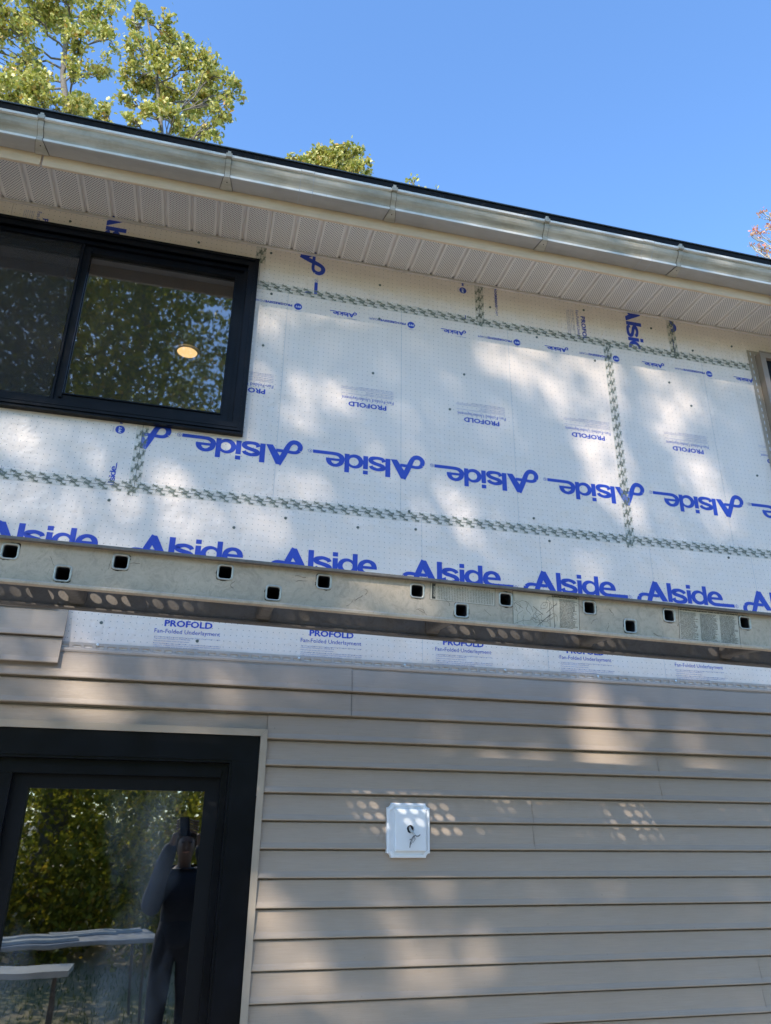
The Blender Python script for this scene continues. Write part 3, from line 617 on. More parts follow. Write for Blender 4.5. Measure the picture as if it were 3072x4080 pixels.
for cx, n in ((-.10, 190), (-.02, 120), (1.33, 150), (1.40, 110), (-.02, 60), (2.90, 80), (-.6, 30), (.9, 35), (.3, 20), (2.2, 25), (-.85, 12)):
    for i in range(n):
        x = rnd.gauss(cx, .05); y = -.452 + rnd.uniform(-.012, .06); z = 2.370 + abs(rnd.gauss(0, .012)) * (1 if y > -.455 else .3); a = rnd.uniform(0, 3.1); l = rnd.uniform(.006, .022)
        p0 = Vector((x, y, z)); dv = Vector((math.cos(a), rnd.uniform(-.6, .6), rnd.uniform(-.6, .8))).normalized() * l
        m.tube([p0 - dv, p0, p0 + dv], [.0008, .0019, .0008], 3, cap=False)
tag(m.build('leaf_debris', M['debris']), 'dark twigs and rotted leaves caught on the gutter lip', 'debris', kind='stuff')

# mounting block --------------------------------------------------------------
blk = thing('light_mounting_block', (.870, -.012, -.538), 'white square-notched mounting block with bare wires poking from its round hole', 'mounting block')
def notched(x0, x1, z0, z1, r):
    out = []
    for cx, cz, a0 in ((x1, z1, 270), (x0, z1, 360), (x0, z0, 90), (x1, z0, 180)):
        out += [(cx + r * math.cos(R(a0 - 90 * t / 5)), cz + r * math.sin(R(a0 - 90 * t / 5))) for t in range(6)]
    return out
def stack(m, loops, cap=True):
    n = len(loops[0][0]); b = len(m.v)
    for pts, y in loops: m.v += [(a, y, c) for a, c in pts]
    for i in range(len(loops) - 1):
        for k in range(n): m.f.append((b + i * n + k, b + i * n + (k + 1) % n, b + (i + 1) * n + (k + 1) % n, b + (i + 1) * n + k)); m.m.append(0)
    if cap: m.f.append(tuple(b + (len(loops) - 1) * n + k for k in range(n))); m.m.append(0)
m = MB(); X0, X1, Z0, Z1 = .7815, .9585, -.6395, -.4385
stack(m, [(notched(X0, X1, Z0, Z1, .017), -.002), (notched(X0, X1, Z0, Z1, .017), -.026), (notched(X0 + .003, X1 - .003, Z0 + .003, Z1 - .003, .0165), -.0295), (notched(X0 + .010, X1 - .010, Z0 + .010, Z1 - .010, .0165), -.030), (notched(X0 + .012, X1 - .012, Z0 + .012, Z1 - .012, .0165), -.0265), (notched(X0 + .016, X1 - .016, Z0 + .016, Z1 - .016, .0165), -.0265)])
under(blk, m.build('base_plate', M['plastic']))
m = MB(); a, b, c, d = .811, .938, -.6145, -.462; cx, cz = .8735, -.5345; N = 40
def proj_rect(t, a, b, c, d):
    ux, uz = math.cos(t), math.sin(t); k = min(((b - cx) if ux > 0 else (a - cx)) / ux if abs(ux) > 1e-9 else 9, ((d - cz) if uz > 0 else (c - cz)) / uz if abs(uz) > 1e-9 else 9); return (cx + ux * k, cz + uz * k)
angs = sorted([2 * math.pi * i / N for i in range(N)] + [math.atan2(z - cz, x - cx) % (2 * math.pi) for x in (a, b) for z in (c, d)])
L_ = lambda e: [proj_rect(t, a + e, b - e, c + e, d - e) for t in angs]
H_ = lambda r: [(cx + r * math.cos(t) * (1 + .06 * math.sin(5 * t)), cz + r * math.sin(t)) for t in angs]
stack(m, [(L_(0), -.026), (L_(0), -.042), (L_(.002), -.0437), (H_(.0150), -.0437), (H_(.0148), -.028)], cap=False)
under(blk, m.build('face_plate', M['plastic'])); m = MB(); m.add([(x, -.0285, z) for x, z in H_(.0149)], [tuple(range(len(angs)))]); under(blk, m.build('hole_recess', M['hole']))
m = MB(); m.tube([(.874, -.029, -.527), (.872, -.046, -.536), (.878, -.056, -.547), (.887, -.060, -.556)], [.0052, .0052, .005, .0042], 8); under(blk, m.build('cable', M['wire']))
m = MB()
for pts in ([(.886, -.060, -.556), (.879, -.060, -.563), (.873, -.058, -.573), (.869, -.057, -.586), (.867, -.056, -.602)], [(.886, -.060, -.556), (.894, -.062, -.560), (.902, -.062, -.559), (.908, -.062, -.554)], [(.876, -.059, -.570), (.866, -.058, -.573)]): m.tube(pts, [.0024] * (len(pts) - 1) + [.0018], 6)
for pts in ([(.886, -.058, -.557), (.879, -.056, -.575), (.872, -.055, -.590)], [(.886, -.058, -.557), (.887, -.056, -.575), (.879, -.055, -.584)], [(.884, -.058, -.56), (.891, -.055, -.572)]): m.tube(pts, [.0008] * 3, 4)
under(blk, m.build('bare_wire', M['wire_dark']))
blk.location.y -= .010

# scaffold plank -----------------------------------------------------------------
plank = thing('scaffold_plank', (-.56956, -.92455, .19822), 'long weathered aluminium scaffold plank with square rung holes hung level in front of the wall', 'scaffold plank')
plank.matrix_world = Matrix.Translation((-.56956, -.92455, .19822)) @ Matrix.Rotation(.00052, 4, 'Z') @ Matrix.Rotation(.01385, 4, 'Y') @ Matrix.Translation((0, 0, -.09)) @ Matrix.Rotation(R(3.9), 4, 'X') @ Matrix.Translation((0, 0, .09))
def pp(mb, name, mats, par=None, **kw): o = mb.build(name, mats, **kw); o.parent = par or plank; return o
upx = [.3048 * k for k in range(-6, 14)]; lox = [.1509 + .6096 * k for k in range(-3, 7)]
PX0, PX1, H = -1.95, 4.05, .0225
hl = [(x - H + .002, x + H - .002, -H + .002, H - .002) for x in upx] + [(x - H + .002, x + H - .002, -.0506 - H + .002, -.0506 + H - .002) for x in lox]
def rail(front):
    m = MB()
    if front:
        for a, b, c, d in cells(PX0, PX1, -.086, .033, hl): m.quad((a, 0, c), (b, 0, c), (b, 0, d), (a, 0, d)); m.quad((a, .004, c), (b, .004, c), (b, .004, d), (a, .004, d))
        m.extrude_x([(0, .033), (-.016, .033), (-.020, .031), (-.022, .033), (-.022, .0405), (.004, .0405)], PX0, PX1, 1)
        m.extrude_x([(0, -.086), (-.019, -.086), (-.024, -.084), (-.026, -.087), (-.0255, -.094), (-.020, -.0955), (-.012, -.0940), (.0, -.0955), (.006, -.0945)], PX0, PX1)
        rg = random.Random(8)
        for hx, hz in [(x, 0) for x in upx] + [(x, -.0506) for x in lox]:      # grime round each hole
            for q in range(3):
                a0 = rg.choice((0, 90, 180, 180, 225, 270)) + rg.uniform(-40, 40); sp = rg.uniform(50, 120); o_ = []; i_ = []
                for t in range(9):
                    a = R(a0 + sp * t / 8); k = 1 / max(abs(math.cos(a)), abs(math.sin(a))) ** .75; th = rg.uniform(.001, .0045) * math.sin(math.pi * (t + .3) / 8.6)
                    i_.append((hx + math.cos(a) * .0235 * k, hz + math.sin(a) * .0235 * k)); o_.append((hx + math.cos(a) * (.0242 * k + th), hz + math.sin(a) * (.0242 * k + th)))
                m.add([(a, -.0007 - q * .0001, b) for a, b in o_ + i_], [(k, k + 1, 10 + k, 9 + k) for k in range(8)], 2)
        for q in range(60):                                                   # scratches and dents
            x, z, a = rg.uniform(PX0, PX1), rg.uniform(-.075, .02), rg.gauss(.6, .9); pts = [(x, z)]
            for t in range(4): a += rg.gauss(0, .35); x += math.cos(a) * .009; z += math.sin(a) * .007; pts.append((x, z))
            if max(p[1] for p in pts) < .03 and min(p[1] for p in pts) > -.084:
                vs, fs = stroke([(x, z, rg.uniform(.0004, .0013)) for x, z in pts], 2); m.add([(x, -.0009 - q * 1e-6, z) for x, z in vs], fs, 2)
    else:
        m.box(PX0, PX1, .316, .320, -.086, .035); m.extrude_x([(.308, -.088), (.308, -.0935), (.318, -.0955), (.326, -.094), (.342, -.0955), (.344, -.088), (.310, -.088)], PX0, PX1); m.box(PX0, PX1, .3203, .342, .033, .0405)
    return m
o = pp(rail(True), 'side_rail', [M['alu'], M['alu_dark'], M['debris']]); o = pp(rail(False), 'side_rail', M['alu_dark']); o['label'] = 'grimy rail on the wall side with shade put into its colour'
def rsq(h, r, y, cz=0, n=4):
    out = []
    for sx_, sz_, a0 in ((1, 1, 0), (-1, 1, 90), (-1, -1, 180), (1, -1, 270)):
        for t in range(n + 1): a = R(a0 + 90 * t / n); out.append((sx_ * (h - r) + r * math.cos(a), y, cz + sz_ * (h - r) + r * math.sin(a)))
    return out
def tube_mesh(flare):
    m = MB(); L = [rsq(.0246, .0105, .0), rsq(.0246, .0105, -.0022), rsq(.0232, .0098, -.0036), rsq(.0208, .0085, -.0036), rsq(.0190, .0075, -.0018), rsq(.0184, .007, .004), rsq(.0184, .007, .31)]; n = len(L[0])
    for l in L: m.v += l
    for i in range(len(L) - 1):
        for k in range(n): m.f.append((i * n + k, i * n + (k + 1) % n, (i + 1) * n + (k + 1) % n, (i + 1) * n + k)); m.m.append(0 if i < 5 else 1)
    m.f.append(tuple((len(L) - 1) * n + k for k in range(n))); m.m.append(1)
    b = len(m.v); O = [rsq(.0215, .009, .004), rsq(.0205, .010, .06), rsq(.0205, .010, .285)] + ([rsq(.022, .010, .296), rsq(.0265, .012, .306), rsq(.0275, .012, .3155)] if flare else [rsq(.0205, .010, .3155)])
    for l in O: m.v += l
    for i in range(len(O) - 1):
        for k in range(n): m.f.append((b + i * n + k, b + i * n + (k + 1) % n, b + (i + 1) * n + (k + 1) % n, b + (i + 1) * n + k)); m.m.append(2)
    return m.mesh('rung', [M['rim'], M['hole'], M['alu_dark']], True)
mu, ml = tube_mesh(False), tube_mesh(True)
for xs_, me, zz in [(x, mu, 0) for x in upx if x < 4] + [(x, ml, -.0506) for x in lox if x < 4]:
    o = bpy.data.objects.new('rung', me); COL.objects.link(o); o.parent = plank; o.location = (xs_, 0, zz)
m = MB(); P_, Q_, rr = .0495, .048, .0172; NH = 16
nx = int((PX1 - PX0) / P_); y_ = .010
for i in range(nx):
    for j in range(6):
        cx_, cy_ = PX0 + (i + .5) * P_, .0145 + (j + .5) * Q_; b = len(m.v)
        for t in range(NH):
            a = 2 * math.pi * t / NH; ux, uy = math.cos(a), math.sin(a); k = min(P_ / 2 / max(abs(ux), 1e-9), Q_ / 2 / max(abs(uy), 1e-9)); m.v.append((cx_ + ux * rr, cy_ + uy * rr, .0285)); m.v.append((cx_ + ux * k, cy_ + uy * k, .0285))
        for (ux, uy) in ((1, 1), (-1, 1), (-1, -1), (1, -1)): m.v.append((cx_ + ux * P_ / 2, cy_ + uy * Q_ / 2, .0285))
        for t in range(NH): t2 = (t + 1) % NH; m.f.append((b + 2 * t, b + 2 * t + 1, b + 2 * t2 + 1, b + 2 * t2)); m.m.append(0)
        for q, t in enumerate((2, 6, 10, 14)): pass
for ya, yb in ((.004, .0145), (.0145 + 6 * Q_, .316)): m.box(PX0, PX1, ya, yb, .0278, .0292)
pp(m, 'deck', M['alu_dark'], solid=.0012)
# stickers on the front rail
def sticker(corners, name_label, fill):
    m = MB(); (a0, b0), (a1, b1), (a2, b2), (a3, b3) = corners
    P = lambda s, t, y: ((a0 * (1 - s) + a1 * s) * (1 - t) + (a3 * (1 - s) + a2 * s) * t, y, (b0 * (1 - s) + b1 * s) * (1 - t) + (b3 * (1 - s) + b2 * s) * t)
    W_, H_2 = math.hypot(a1 - a0, b1 - b0), math.hypot(a3 - a0, b3 - b0)
    m.quad(P(0, 0, -.0006), P(1, 0, -.0006), P(1, 1, -.0006), P(0, 1, -.0006), 0)
    for s0, s1, t0, t1 in ((0, 1, 0, .015), (0, 1, .985, 1), (0, .006, 0, 1), (.994, 1, 0, 1)): m.quad(P(s0, t0, -.0009), P(s1, t0, -.0009), P(s1, t1, -.0009), P(s0, t1, -.0009), 1)
    def put(s, size, s0, t0, rot=False, mi=1, bold=.02, wid=None):
        vs, fs, tw = text(s, size, bold); k = 1 if not wid else wid / tw
        if rot: q = [P(s0 + (b / W_), t0 - a * k / H_2, -.0012) for a, b in vs]
        else: q = [P(s0 + a * k / W_, t0 - b / H_2, -.0012) for a, b in vs]
        m.add(q, fs, mi)
    fill(m, P, W_, H_2, put)
    o = pp(m, 'sticker', [M['sticker'], M['sticker_ink']]); o['label'] = name_label
rnd = random.Random(11)
WORDS = 'the of plank before use always inspect each rail deck lock safety load never exceed people tools level secure both ends worker platform guard climb pole brace support install required check damaged parts remove only on a system and with must be'.split()
def line(n):
    s = ''
    while len(s) < n: s += rnd.choice(WORDS) + ' '
    return s[:n]
def f1(m, P, W_, H2, put):
    m.quad(P(.03, .04, -.0009), P(.085, .04, -.0009), P(.085, .94, -.0009), P(.03, .94, -.0009), 1)
    put('INSTRUCTIONS', .0075, .055, .80, True, 0, .03, .034); put('SCAFFOLD PLANK', .0075, .078, .80, True, 0, .03, .040)
    s = .12
    while s < .97: put(line(26), .0042, s, .93, True, 1, .02, .048 * rnd.uniform(.8, 1)); s += .0245
def f2(m, P, W_, H2, put):
    put('ALUM-A-POLE SCAFFOLDING SYSTEM', .0085, .58, .075, False, 1, .05, .095)
    t = .14
    while t < .97:
        put(line(rnd.choice((30, 34, 34, 22))), .0050, .70, t, False, 1, .02, .066 * rnd.uniform(.7, 1)); t += .038
    for k in range(26):
        s0, t0 = rnd.uniform(.03, .62), rnd.uniform(.1, .95); a = rnd.uniform(0, 6.28); pts = [(s0, t0)]
        for q in range(7): a += rnd.uniform(-.8, .8); s0 = min(.66, max(.02, s0 + .03 * math.cos(a))); t0 = min(.98, max(.05, t0 + .055 * math.sin(a))); pts.append((s0, t0))
        vs, fs = stroke([(x * W_, y * H2, .0007) for x, y in pts], 2); m.add([P(x / W_, y / H2, -.0011 - k * .00001) for x, y in vs], fs, 1)
    for (p0, p1) in (((.30, .40), (.45, .62)), ((.36, .95), (.55, .60)), ((.55, .25), (.55, .95)), ((.60, .05), (.62, .98)), ((.50, .55), (.66, .25))):
        vs, fs = stroke([(p0[0] * W_, p0[1] * H2, .0013), (p1[0] * W_, p1[1] * H2, .0013)], 2); m.add([P(x / W_, y / H2, -.0014) for x, y in vs], fs, 1)
def f3(m, P, W_, H2, put):
    put('SET-UP INSTRUCTIONS & IMPORTANT GUARD ACCESS SAFETY REQUIREMENTS', .0075, .02, .085, False, 1, .04, .232)
    for c in range(3):
        t = .15
        while t < .97: put(line(rnd.choice((30, 36, 36, 26))), .0048, .02 + c * .33, t, False, 1, .02, .072 * rnd.uniform(.75, 1)); t += .036
sticker([(1.262, .0325), (1.488, .0325), (1.486, -.026), (1.262, -.024)], 'small sticker of sideways text with a black end bar', f1)
sticker([(1.549, .0328), (1.791, .0328), (1.789, -.0845), (1.549, -.0845)], 'square sticker with a cracked line drawing beside small print', f2)
sticker([(2.172, .0328), (2.413, .0328), (2.411, -.0848), (2.168, -.0848)], 'sticker of three columns of small print', f3)

# lamp inside ----------------------------------------------------------------------
t = thing('ceiling_lamp', (-.3148, 1.29, 2.405), 'glowing round recessed ceiling lamp seen through the upper window', 'lamp')
m = MB(); c = ell(-.3148, 1.29, .066, .066, n=32)[:-1]; m.add([(a, b, 2.408) for a, b in c], [tuple(range(32))]); under(t, m.build('diffuser', M['lamp']))
m = MB(); v_, f_ = ringf(ell(-.3148, 1.29, .082, .082, n=32), ell(-.3148, 1.29, .067, .067, n=32)); m.add([(a, b, 2.406) for a, b in v_], f_); m.add([(a, b, 2.418) for a, b in v_], f_); under(t, m.build('lamp_ring', M['plastic'], solid=.002))

# ------------------------------------------------------------------ trees
LEAF = [(0, -.5), (.07, -.30), (.26, -.34), (.16, -.12), (.42, .02), (.17, .12), (.24, .36), (0, .5), (-.24, .36), (-.17, .12), (-.42, .02), (-.16, -.12), (-.26, -.34), (-.07, -.30)]
DIAM = [(0, -.5), (.30, -.08), (.22, .2), (0, .5), (-.22, .2), (-.30, -.08)]
def leaves(m, pts, size, shape=LEAF, up_=.5):
    n = len(shape)
    for p in pts:
        a = random.uniform(0, 6.283); s = size * random.uniform(.6, 1.25)
        nrm = Vector((random.gauss(0, 1), random.gauss(0, 1), random.gauss(0, 1) + up_)).normalized()
        u = nrm.orthogonal().normalized(); v = nrm.cross(u); ca, sa = math.cos(a), math.sin(a); u, v = u * ca + v * sa, v * ca - u * sa
        b = len(m.v); k = random.uniform(-.5, .5)
        for x, y in shape: m.v.append(tuple(p + u * (x * s) + v * (y * s) + nrm * (abs(x) * s * k)))
        m.f.append(tuple(range(b, b + n))); m.m.append(0)
def rv(r):
    while True:
        v = Vector((random.uniform(-1, 1), random.uniform(-1, 1), random.uniform(-1, 1)))
        if v.length < 1: return v * r
def limb(m, a, b, r0, r1, wob=.12, n=5):
    a, b = Vector(a), Vector(b); L = (b - a).length; pts = [a.lerp(b, i / n) + (rv(L * wob * .5) if 0 < i < n else Vector()) + Vector((0, 0, math.sin(math.pi * i / n) * L * -.05)) for i in range(n + 1)]
    m.tube(pts, [r0 + (r1 - r0) * i / n for i in range(n + 1)], 6); return pts
def tree(name, label, trunk, blobs, mats, dens=230, size=.15, filt=None, cat='tree', group=None, tr=.16, shape=LEAF, extra=(), sub=7, crownname='crown'):
    root = thing(name, Vector(trunk[0]), label, cat, group); w_ = MB(); l = MB()
    tp = smoothpath([tuple(p) for p in trunk], 5); n = len(tp); w_.tube(tp, [tr * (1 - .75 * i / (n - 1)) for i in range(n)], 9)
    for c, r in blobs:
        c = Vector(c); base = [Vector(p) for p in tp if p[2] < c.z - .3 * r] or [Vector(tp[0])]
        j = min(base, key=lambda p: (p - c).length + abs((c.z - p.z) - (c - p).xy.length) * .4)
        pts = limb(w_, j, c, tr * .24, .02, .14)
        for k in range(sub):
            sc_ = c + rv(r); limb(w_, random.choice(pts[2:]), sc_, .018, .006, .2, 3)
            q = [sc_ + Vector((random.gauss(0, 1), random.gauss(0, 1), random.gauss(0, .8))) * (r * .27) for _ in range(int(dens * r * r * 2.4 / sub))]
            if filt: q = [p for p in q if filt(p)]
            leaves(l, q, size, shape)
    if extra: leaves(l, extra, .115, shape)
    under(root, w_.build('trunk', mats[0], smooth=True)); under(root, l.build(crownname, mats[1]))
    return root
S = 3072 / 1666
def at(px, py, Y):
    """a point seen in the photo at px, py and standing Y metres behind the wall plane"""
    u = (px * S - 1536) / 2965.9; v = -(py * S - 2040) / 2965.9
    d = rt * u + up * v + fw; return CAM + d * ((Y - CAM.y) / d.y)
def blobs_at(L, Y, jit=1.0):
    out = []
    for px, py, r in L:
        y = Y + random.uniform(-jit, jit); c = at(px, py, y); out.append((c, (at(px + r, py, y) - c).length * .92))
    return out
B = blobs_at([(20, 60, 60), (60, 15, 55), (110, 50, 45), (150, 15, 45), (205, 30, 38), (238, 85, 30), (175, 85, 38), (30, 140, 55), (80, 175, 45), (20, 205, 50), (90, 225, 45), (165, 150, 30), (212, 140, 26), (185, 240, 40), (235, 250, 30), (150, 255, 40), (-60, 80, 70), (-60, 190, 70), (60, -60, 60), (160, -60, 60), (225, -30, 40), (60, 300, 60), (180, 320, 60)], 14)
tree('oak_tree', 'large oak at the left with a pale trunk forking above the gutter', [at(158, 1300, 14).xy.to_3d() + Vector((0, 0, -2.3)), at(155, 500, 14), at(143, 235, 14), at(136, 150, 14), at(150, 40, 14), at(160, -60, 14)], B, (M['bark'], M['oak']), 900, .145, tr=.14)
B = blobs_at([(312, 28, 22), (350, 60, 34), (290, 60, 20), (300, 105, 32), (350, 120, 42), (395, 95, 24), (298, 165, 40), (345, 175, 36), (415, 140, 42), (462, 165, 36), (500, 200, 26), (440, 215, 42), (485, 245, 28), (385, 200, 38), (335, 232, 30), (410, 275, 40), (450, 280, 26), (370, 260, 30), (275, 205, 22), (290, 255, 20), (340, 330, 50), (430, 350, 40)], 13)
tree('oak_tree', 'narrow oak with pointed top standing clear in the sky beside the larger oak', [at(372, 1300, 13).xy.to_3d() + Vector((0, 0, -2.3)), at(362, 500, 13), at(350, 300, 13), at(342, 215, 13), at(335, 130, 13), at(318, 40, 13)], B, (M['bark'], M['oak']), 1000, .14, tr=.09)
B = blobs_at([(715, 330, 30), (678, 342, 28), (752, 345, 30), (642, 352, 20), (782, 366, 22), (700, 350, 30), (735, 360, 30), (710, 370, 30), (760, 400, 40), (660, 400, 40)], 16, .6)
tree('oak_tree', 'yellowing treetop just showing over the middle of the roof', [at(725, 1300, 16).xy.to_3d() + Vector((0, 0, -2.3)), at(722, 600, 16), at(715, 420, 16), at(713, 340, 16)], B, (M['bark'], M['oak']), 1000, .155, tr=.11)
B = blobs_at([(893, 396, 13), (880, 410, 14), (905, 415, 14), (942, 412, 8), (930, 430, 20)], 18, .4)
tree('oak_tree', 'tiny tip of a yellow tree barely above the roof edge', [at(905, 1300, 18).xy.to_3d() + Vector((0, 0, -2.3)), at(903, 650, 18), at(898, 450, 18), at(894, 405, 18)], B, (M['bark'], M['oak']), 330, .15, tr=.13)
B = blobs_at([(1652, 462, 11), (1637, 500, 14), (1625, 505, 7), (1662, 495, 13), (1690, 480, 22), (1642, 535, 9), (1652, 548, 10), (1675, 530, 16), (1622, 528, 6), (1655, 566, 6), (1690, 560, 25), (1715, 515, 30), (1710, 600, 40)], 15, .5)
tree('maple_tree', 'pink and red maple at the right edge of the sky', [at(1712, 1300, 15).xy.to_3d() + Vector((0, 0, -2.3)), at(1706, 800, 15), at(1700, 620, 15), at(1692, 540, 15), at(1672, 470, 15)], B, (M['wire'], M['maple']), 300, .12, tr=.10, shape=DIAM)

# the woods behind the photographer: seen in the glass, and shading the wall
random.seed(21)
def wall_ray(x, z, t): return Vector((x - .58 * t, -t, z + .86 * t))
shade = []
while len(shade) < 62000:
    x, z = random.uniform(-2.6, 5.8), random.uniform(-2.6, 2.7); t = random.uniform(7.8, 12.0)
    m_ = min(.995, max(.03, gap(x, z))) if x < 4.05 else (.06 if mnoise.noise(Vector((x * 1.5, z * 1.5, 4))) + .5 * mnoise.noise(Vector((x * 4, z * 4, 7))) > -.02 else .93)
    if random.random() < -math.log(max(.02, m_)) / TAU: shade.append(wall_ray(x, z, t))  # crown leaves set along sun rays to cast the planned wall shade
groups = [[], [], []]
for p in shade: groups[0 if p.x < -5.2 + random.gauss(0, .5) else (1 if p.x < -2.6 + random.gauss(0, .5) else 2)].append(p)
for gi, (bx, by, lb) in enumerate(((-7.8, -10.8, 'tall oak whose crown shades the wall, mirrored at the left of the upper window'), (-2.05, -10.0, 'oak with a straight dark trunk mirrored in the middle of the glass door'), (.9, -10.8, 'oak mirrored at the right of the upper window with sky between its leaves'))):
    random.seed(40 + gi)
    bl = [(Vector((bx + random.uniform(-1.8, 1.8), by + random.uniform(-1.2, 1.2), random.uniform(6.5, 11.5))), random.uniform(.7, 1.0)) for _ in range((6, 4, 1)[gi])]
    tree('oak_tree', lb, [(bx, by, -2.4), (bx + .15, by, 1.5), (bx - .1, by + .2, 5), (bx + .2, by - .1, 8.5), (bx, by, 11)], bl, (M['bark'], M['wood_leaf']), 90, .135, filt=keep_leaf, tr=.24, extra=groups[gi], shape=DIAM)
random.seed(77)
bg_spots = [(-10.5, -12), (-6, -17.5), (-1.2, -18), (3.8, -15), (7.5, -12), (-14, -9), (11, -9)]
desc = ['slim oak far left in the yard', 'oak behind the tallest one', 'oak with a low fork beyond the table', 'oak to the right of the yard', 'broad oak at the right of the yard', 'oak at the far left edge of the woods', 'oak at the far right edge of the woods', 'distant oak at the left back', 'distant oak at the centre back', 'distant oak at the right back', 'distant oak seen between two nearer trunks', 'thin sapling right behind the table']
for (x, y), d_ in zip(bg_spots, desc):
    h = random.uniform(7, 10) if d_[:4] != 'thin' else 5
    bl = [(Vector((x + random.uniform(-2, 2), y + random.uniform(-1.5, 1.5), random.triangular(-1, h, .5))), random.uniform(.8, 1.3)) for _ in range(12 if h > 6 else 6)]
    tree('oak_tree', d_ + ', mirrored in the door glass', [(x, y, -2.4), (x + .2, y, 1), (x - .2, y, 4 if h > 6 else 2), (x, y, h - 1)], bl, (M['bark'], M['wood_leaf']), 170, .13, filt=keep_leaf, tr=.2 if h > 6 else .06, shape=DIAM, group='woods behind the photographer')
random.seed(5)
sh = MB(); pts = []
while len(pts) < 80000:
    x = random.triangular(-9, 7, -1.5); y = -8.2 - abs(random.gauss(0, 3.2)); zz = -2.3 + abs(random.gauss(0, 2.6)) * (.75 + .25 * math.sin(x * 2.1)) * (1 if y > -11 else 1.6)
    if mnoise.noise(Vector((x * .8, y * .5, zz * .9))) + .6 * mnoise.noise(Vector((x * 2.2, y, zz * 2.4))) > -.12 and y < -8.4 + 3 * mnoise.noise(Vector((x * .7, 1, 2))): pts.append(Vector((x, y, zz)) + rv(.3))
leaves(sh, pts, .095, DIAM); tag(sh.build('undergrowth', M['wood_leaf']), 'yellow green thicket along the edge of the yard mirrored in the door', 'undergrowth', kind='stuff')
fw_ = MB(); pts = [Vector((random.uniform(-22, 16), -22 - random.uniform(0, 5), random.uniform(-2.3, 6.5))) for _ in range(26000)]
leaves(fw_, pts, .34, DIAM); tag(fw_.build('far_woods', M['wood_leaf']), 'dark solid mass of distant woods behind the yard', 'woods', kind='stuff')
gr_ = MB()
for i in range(9000):
    p = Vector((random.uniform(-7, 5), random.uniform(-8.5, -3.9), -2.32)); a = random.uniform(0, 6.28); h = random.uniform(.03, .09); d = Vector((math.cos(a), math.sin(a), 0)) * .006; t_ = Vector((random.gauss(0, .02), random.gauss(0, .02), h)); gr_.add([p - d, p + d, p + t_], [(0, 1, 2)])
tag(gr_.build('grass', leafm('lawn_grass', [(0, (.05, .09, .02)), (.7, (.12, .16, .03)), (1, (.3, .26, .08))], .3)), 'short grass of the yard with fallen leaves', 'grass', kind='stuff')

# folding table with offcuts, mirrored low in the door
t = thing('folding_table', (-1.15, -5.2, -2.3), 'pale folding work table standing in the yard mirrored low in the door glass', 'table')
m = MB(); m.box(-2.15, -.15, -5.55, -4.85, -1.60, -1.56); under(t, m.build('tabletop', M['table_top'], bevel=.01))
for x in (-2.0, -.3):
    for y in (-5.45, -4.95): m = MB(); m.tube([(x, y, -1.6), (x + (.05 if x > -1 else -.05), y, -2.3)], [.014, .014], 8); under(t, m.build('leg', M['alu_dark']))
t.rotation_euler.z = -.26; TR = Matrix.Translation(t.location) @ Matrix.Rotation(-.26, 4, 'Z') @ Matrix.Translation(-t.location)
for i, (x0, x1, y0, y1, an, lb) in enumerate(((-2.0, -.9, -5.05, -4.9, .05, 'long siding offcut on the front edge of the table'), (-1.6, -.5, -5.3, -5.18, -.06, 'thin siding offcut across the middle of the table'), (-1.1, -.25, -5.45, -5.3, .1, 'short siding offcut at the back of the table'))):
    m = MB(); m.extrude_x([(y0, -1.558 + .002 * i), (y0 + .01, -1.535), ((y0 + y1) / 2, -1.54), ((y0 + y1) / 2 + .004, -1.555), (y1 - .01, -1.54), (y1, -1.556)], x0, x1); o = m.build('siding_offcut', M['scrap'], solid=.002); o.matrix_world = TR; tag(o, lb, 'siding offcut', 'siding offcuts on the table')
t = thing('sawhorse_bench', (-1.15, -3.9, -2.3), 'low plank bench at the bottom left of the door reflection', 'bench')
m = MB(); m.box(-1.75, -.75, -4.05, -3.72, -1.64, -1.60); under(t, m.build('plank_top', M['scrap']))
for x in (-1.65, -.85):
    m = MB(); m.tube([(x, -3.88, -1.64), (x, -3.74, -2.3)], [.018, .018], 6); m.tube([(x, -3.88, -1.64), (x, -4.03, -2.3)], [.018, .018], 6); under(t, m.build('leg', M['bark']))

# the photographer, mirrored in the door ---------------------------------------------
def skin(name, V, E_, m_, levels=2, parent=None, smooth=True):
    me = bpy.data.meshes.new(name); me.from_pydata([v[:3] for v in V], E_, []); o = bpy.data.objects.new(name, me); COL.objects.link(o)
    o.modifiers.new('skin', 'SKIN').use_smooth_shade = True; s_ = o.modifiers.new('sub', 'SUBSURF'); s_.levels = s_.render_levels = levels
    for i, v in enumerate(V): me.skin_vertices[0].data[i].radius = (v[3], v[4] if len(v) > 4 else v[3]); me.skin_vertices[0].data[i].use_root = (i == 0)
    bpy.context.view_layer.update(); dg = bpy.context.evaluated_depsgraph_get(); nm = bpy.data.meshes.new_from_object(o.evaluated_get(dg)); bpy.data.objects.remove(o)
    nm.materials.clear(); nm.materials.append(m_); o = bpy.data.objects.new(name, nm); COL.objects.link(o); nm.polygons.foreach_set('use_smooth', [True] * len(nm.polygons)); return under(parent, o) if parent else o
PX, PY, G = .03, -3.62, -2.3
per = thing('person', (PX, PY, G), 'person in a dark jacket raising a phone, mirrored at the right of the door glass', 'person')
def P3(x, y, z): return (PX + x, PY + y, G + z)
V = [(*P3(0, 0, .93), .13, .10), (*P3(0, 0, 1.10), .125, .10), (*P3(0, .0, 1.30), .15, .11), (*P3(0, .0, 1.39), .09, .08), (*P3(0, .01, 1.445), .052), (*P3(0, .04, 1.50), .055, .07), (*P3(0, .05, 1.56), .075, .092), (*P3(0, .045, 1.63), .075, .09), (*P3(0, .04, 1.68), .045, .055)]
E_ = [(i, i + 1) for i in range(8)]
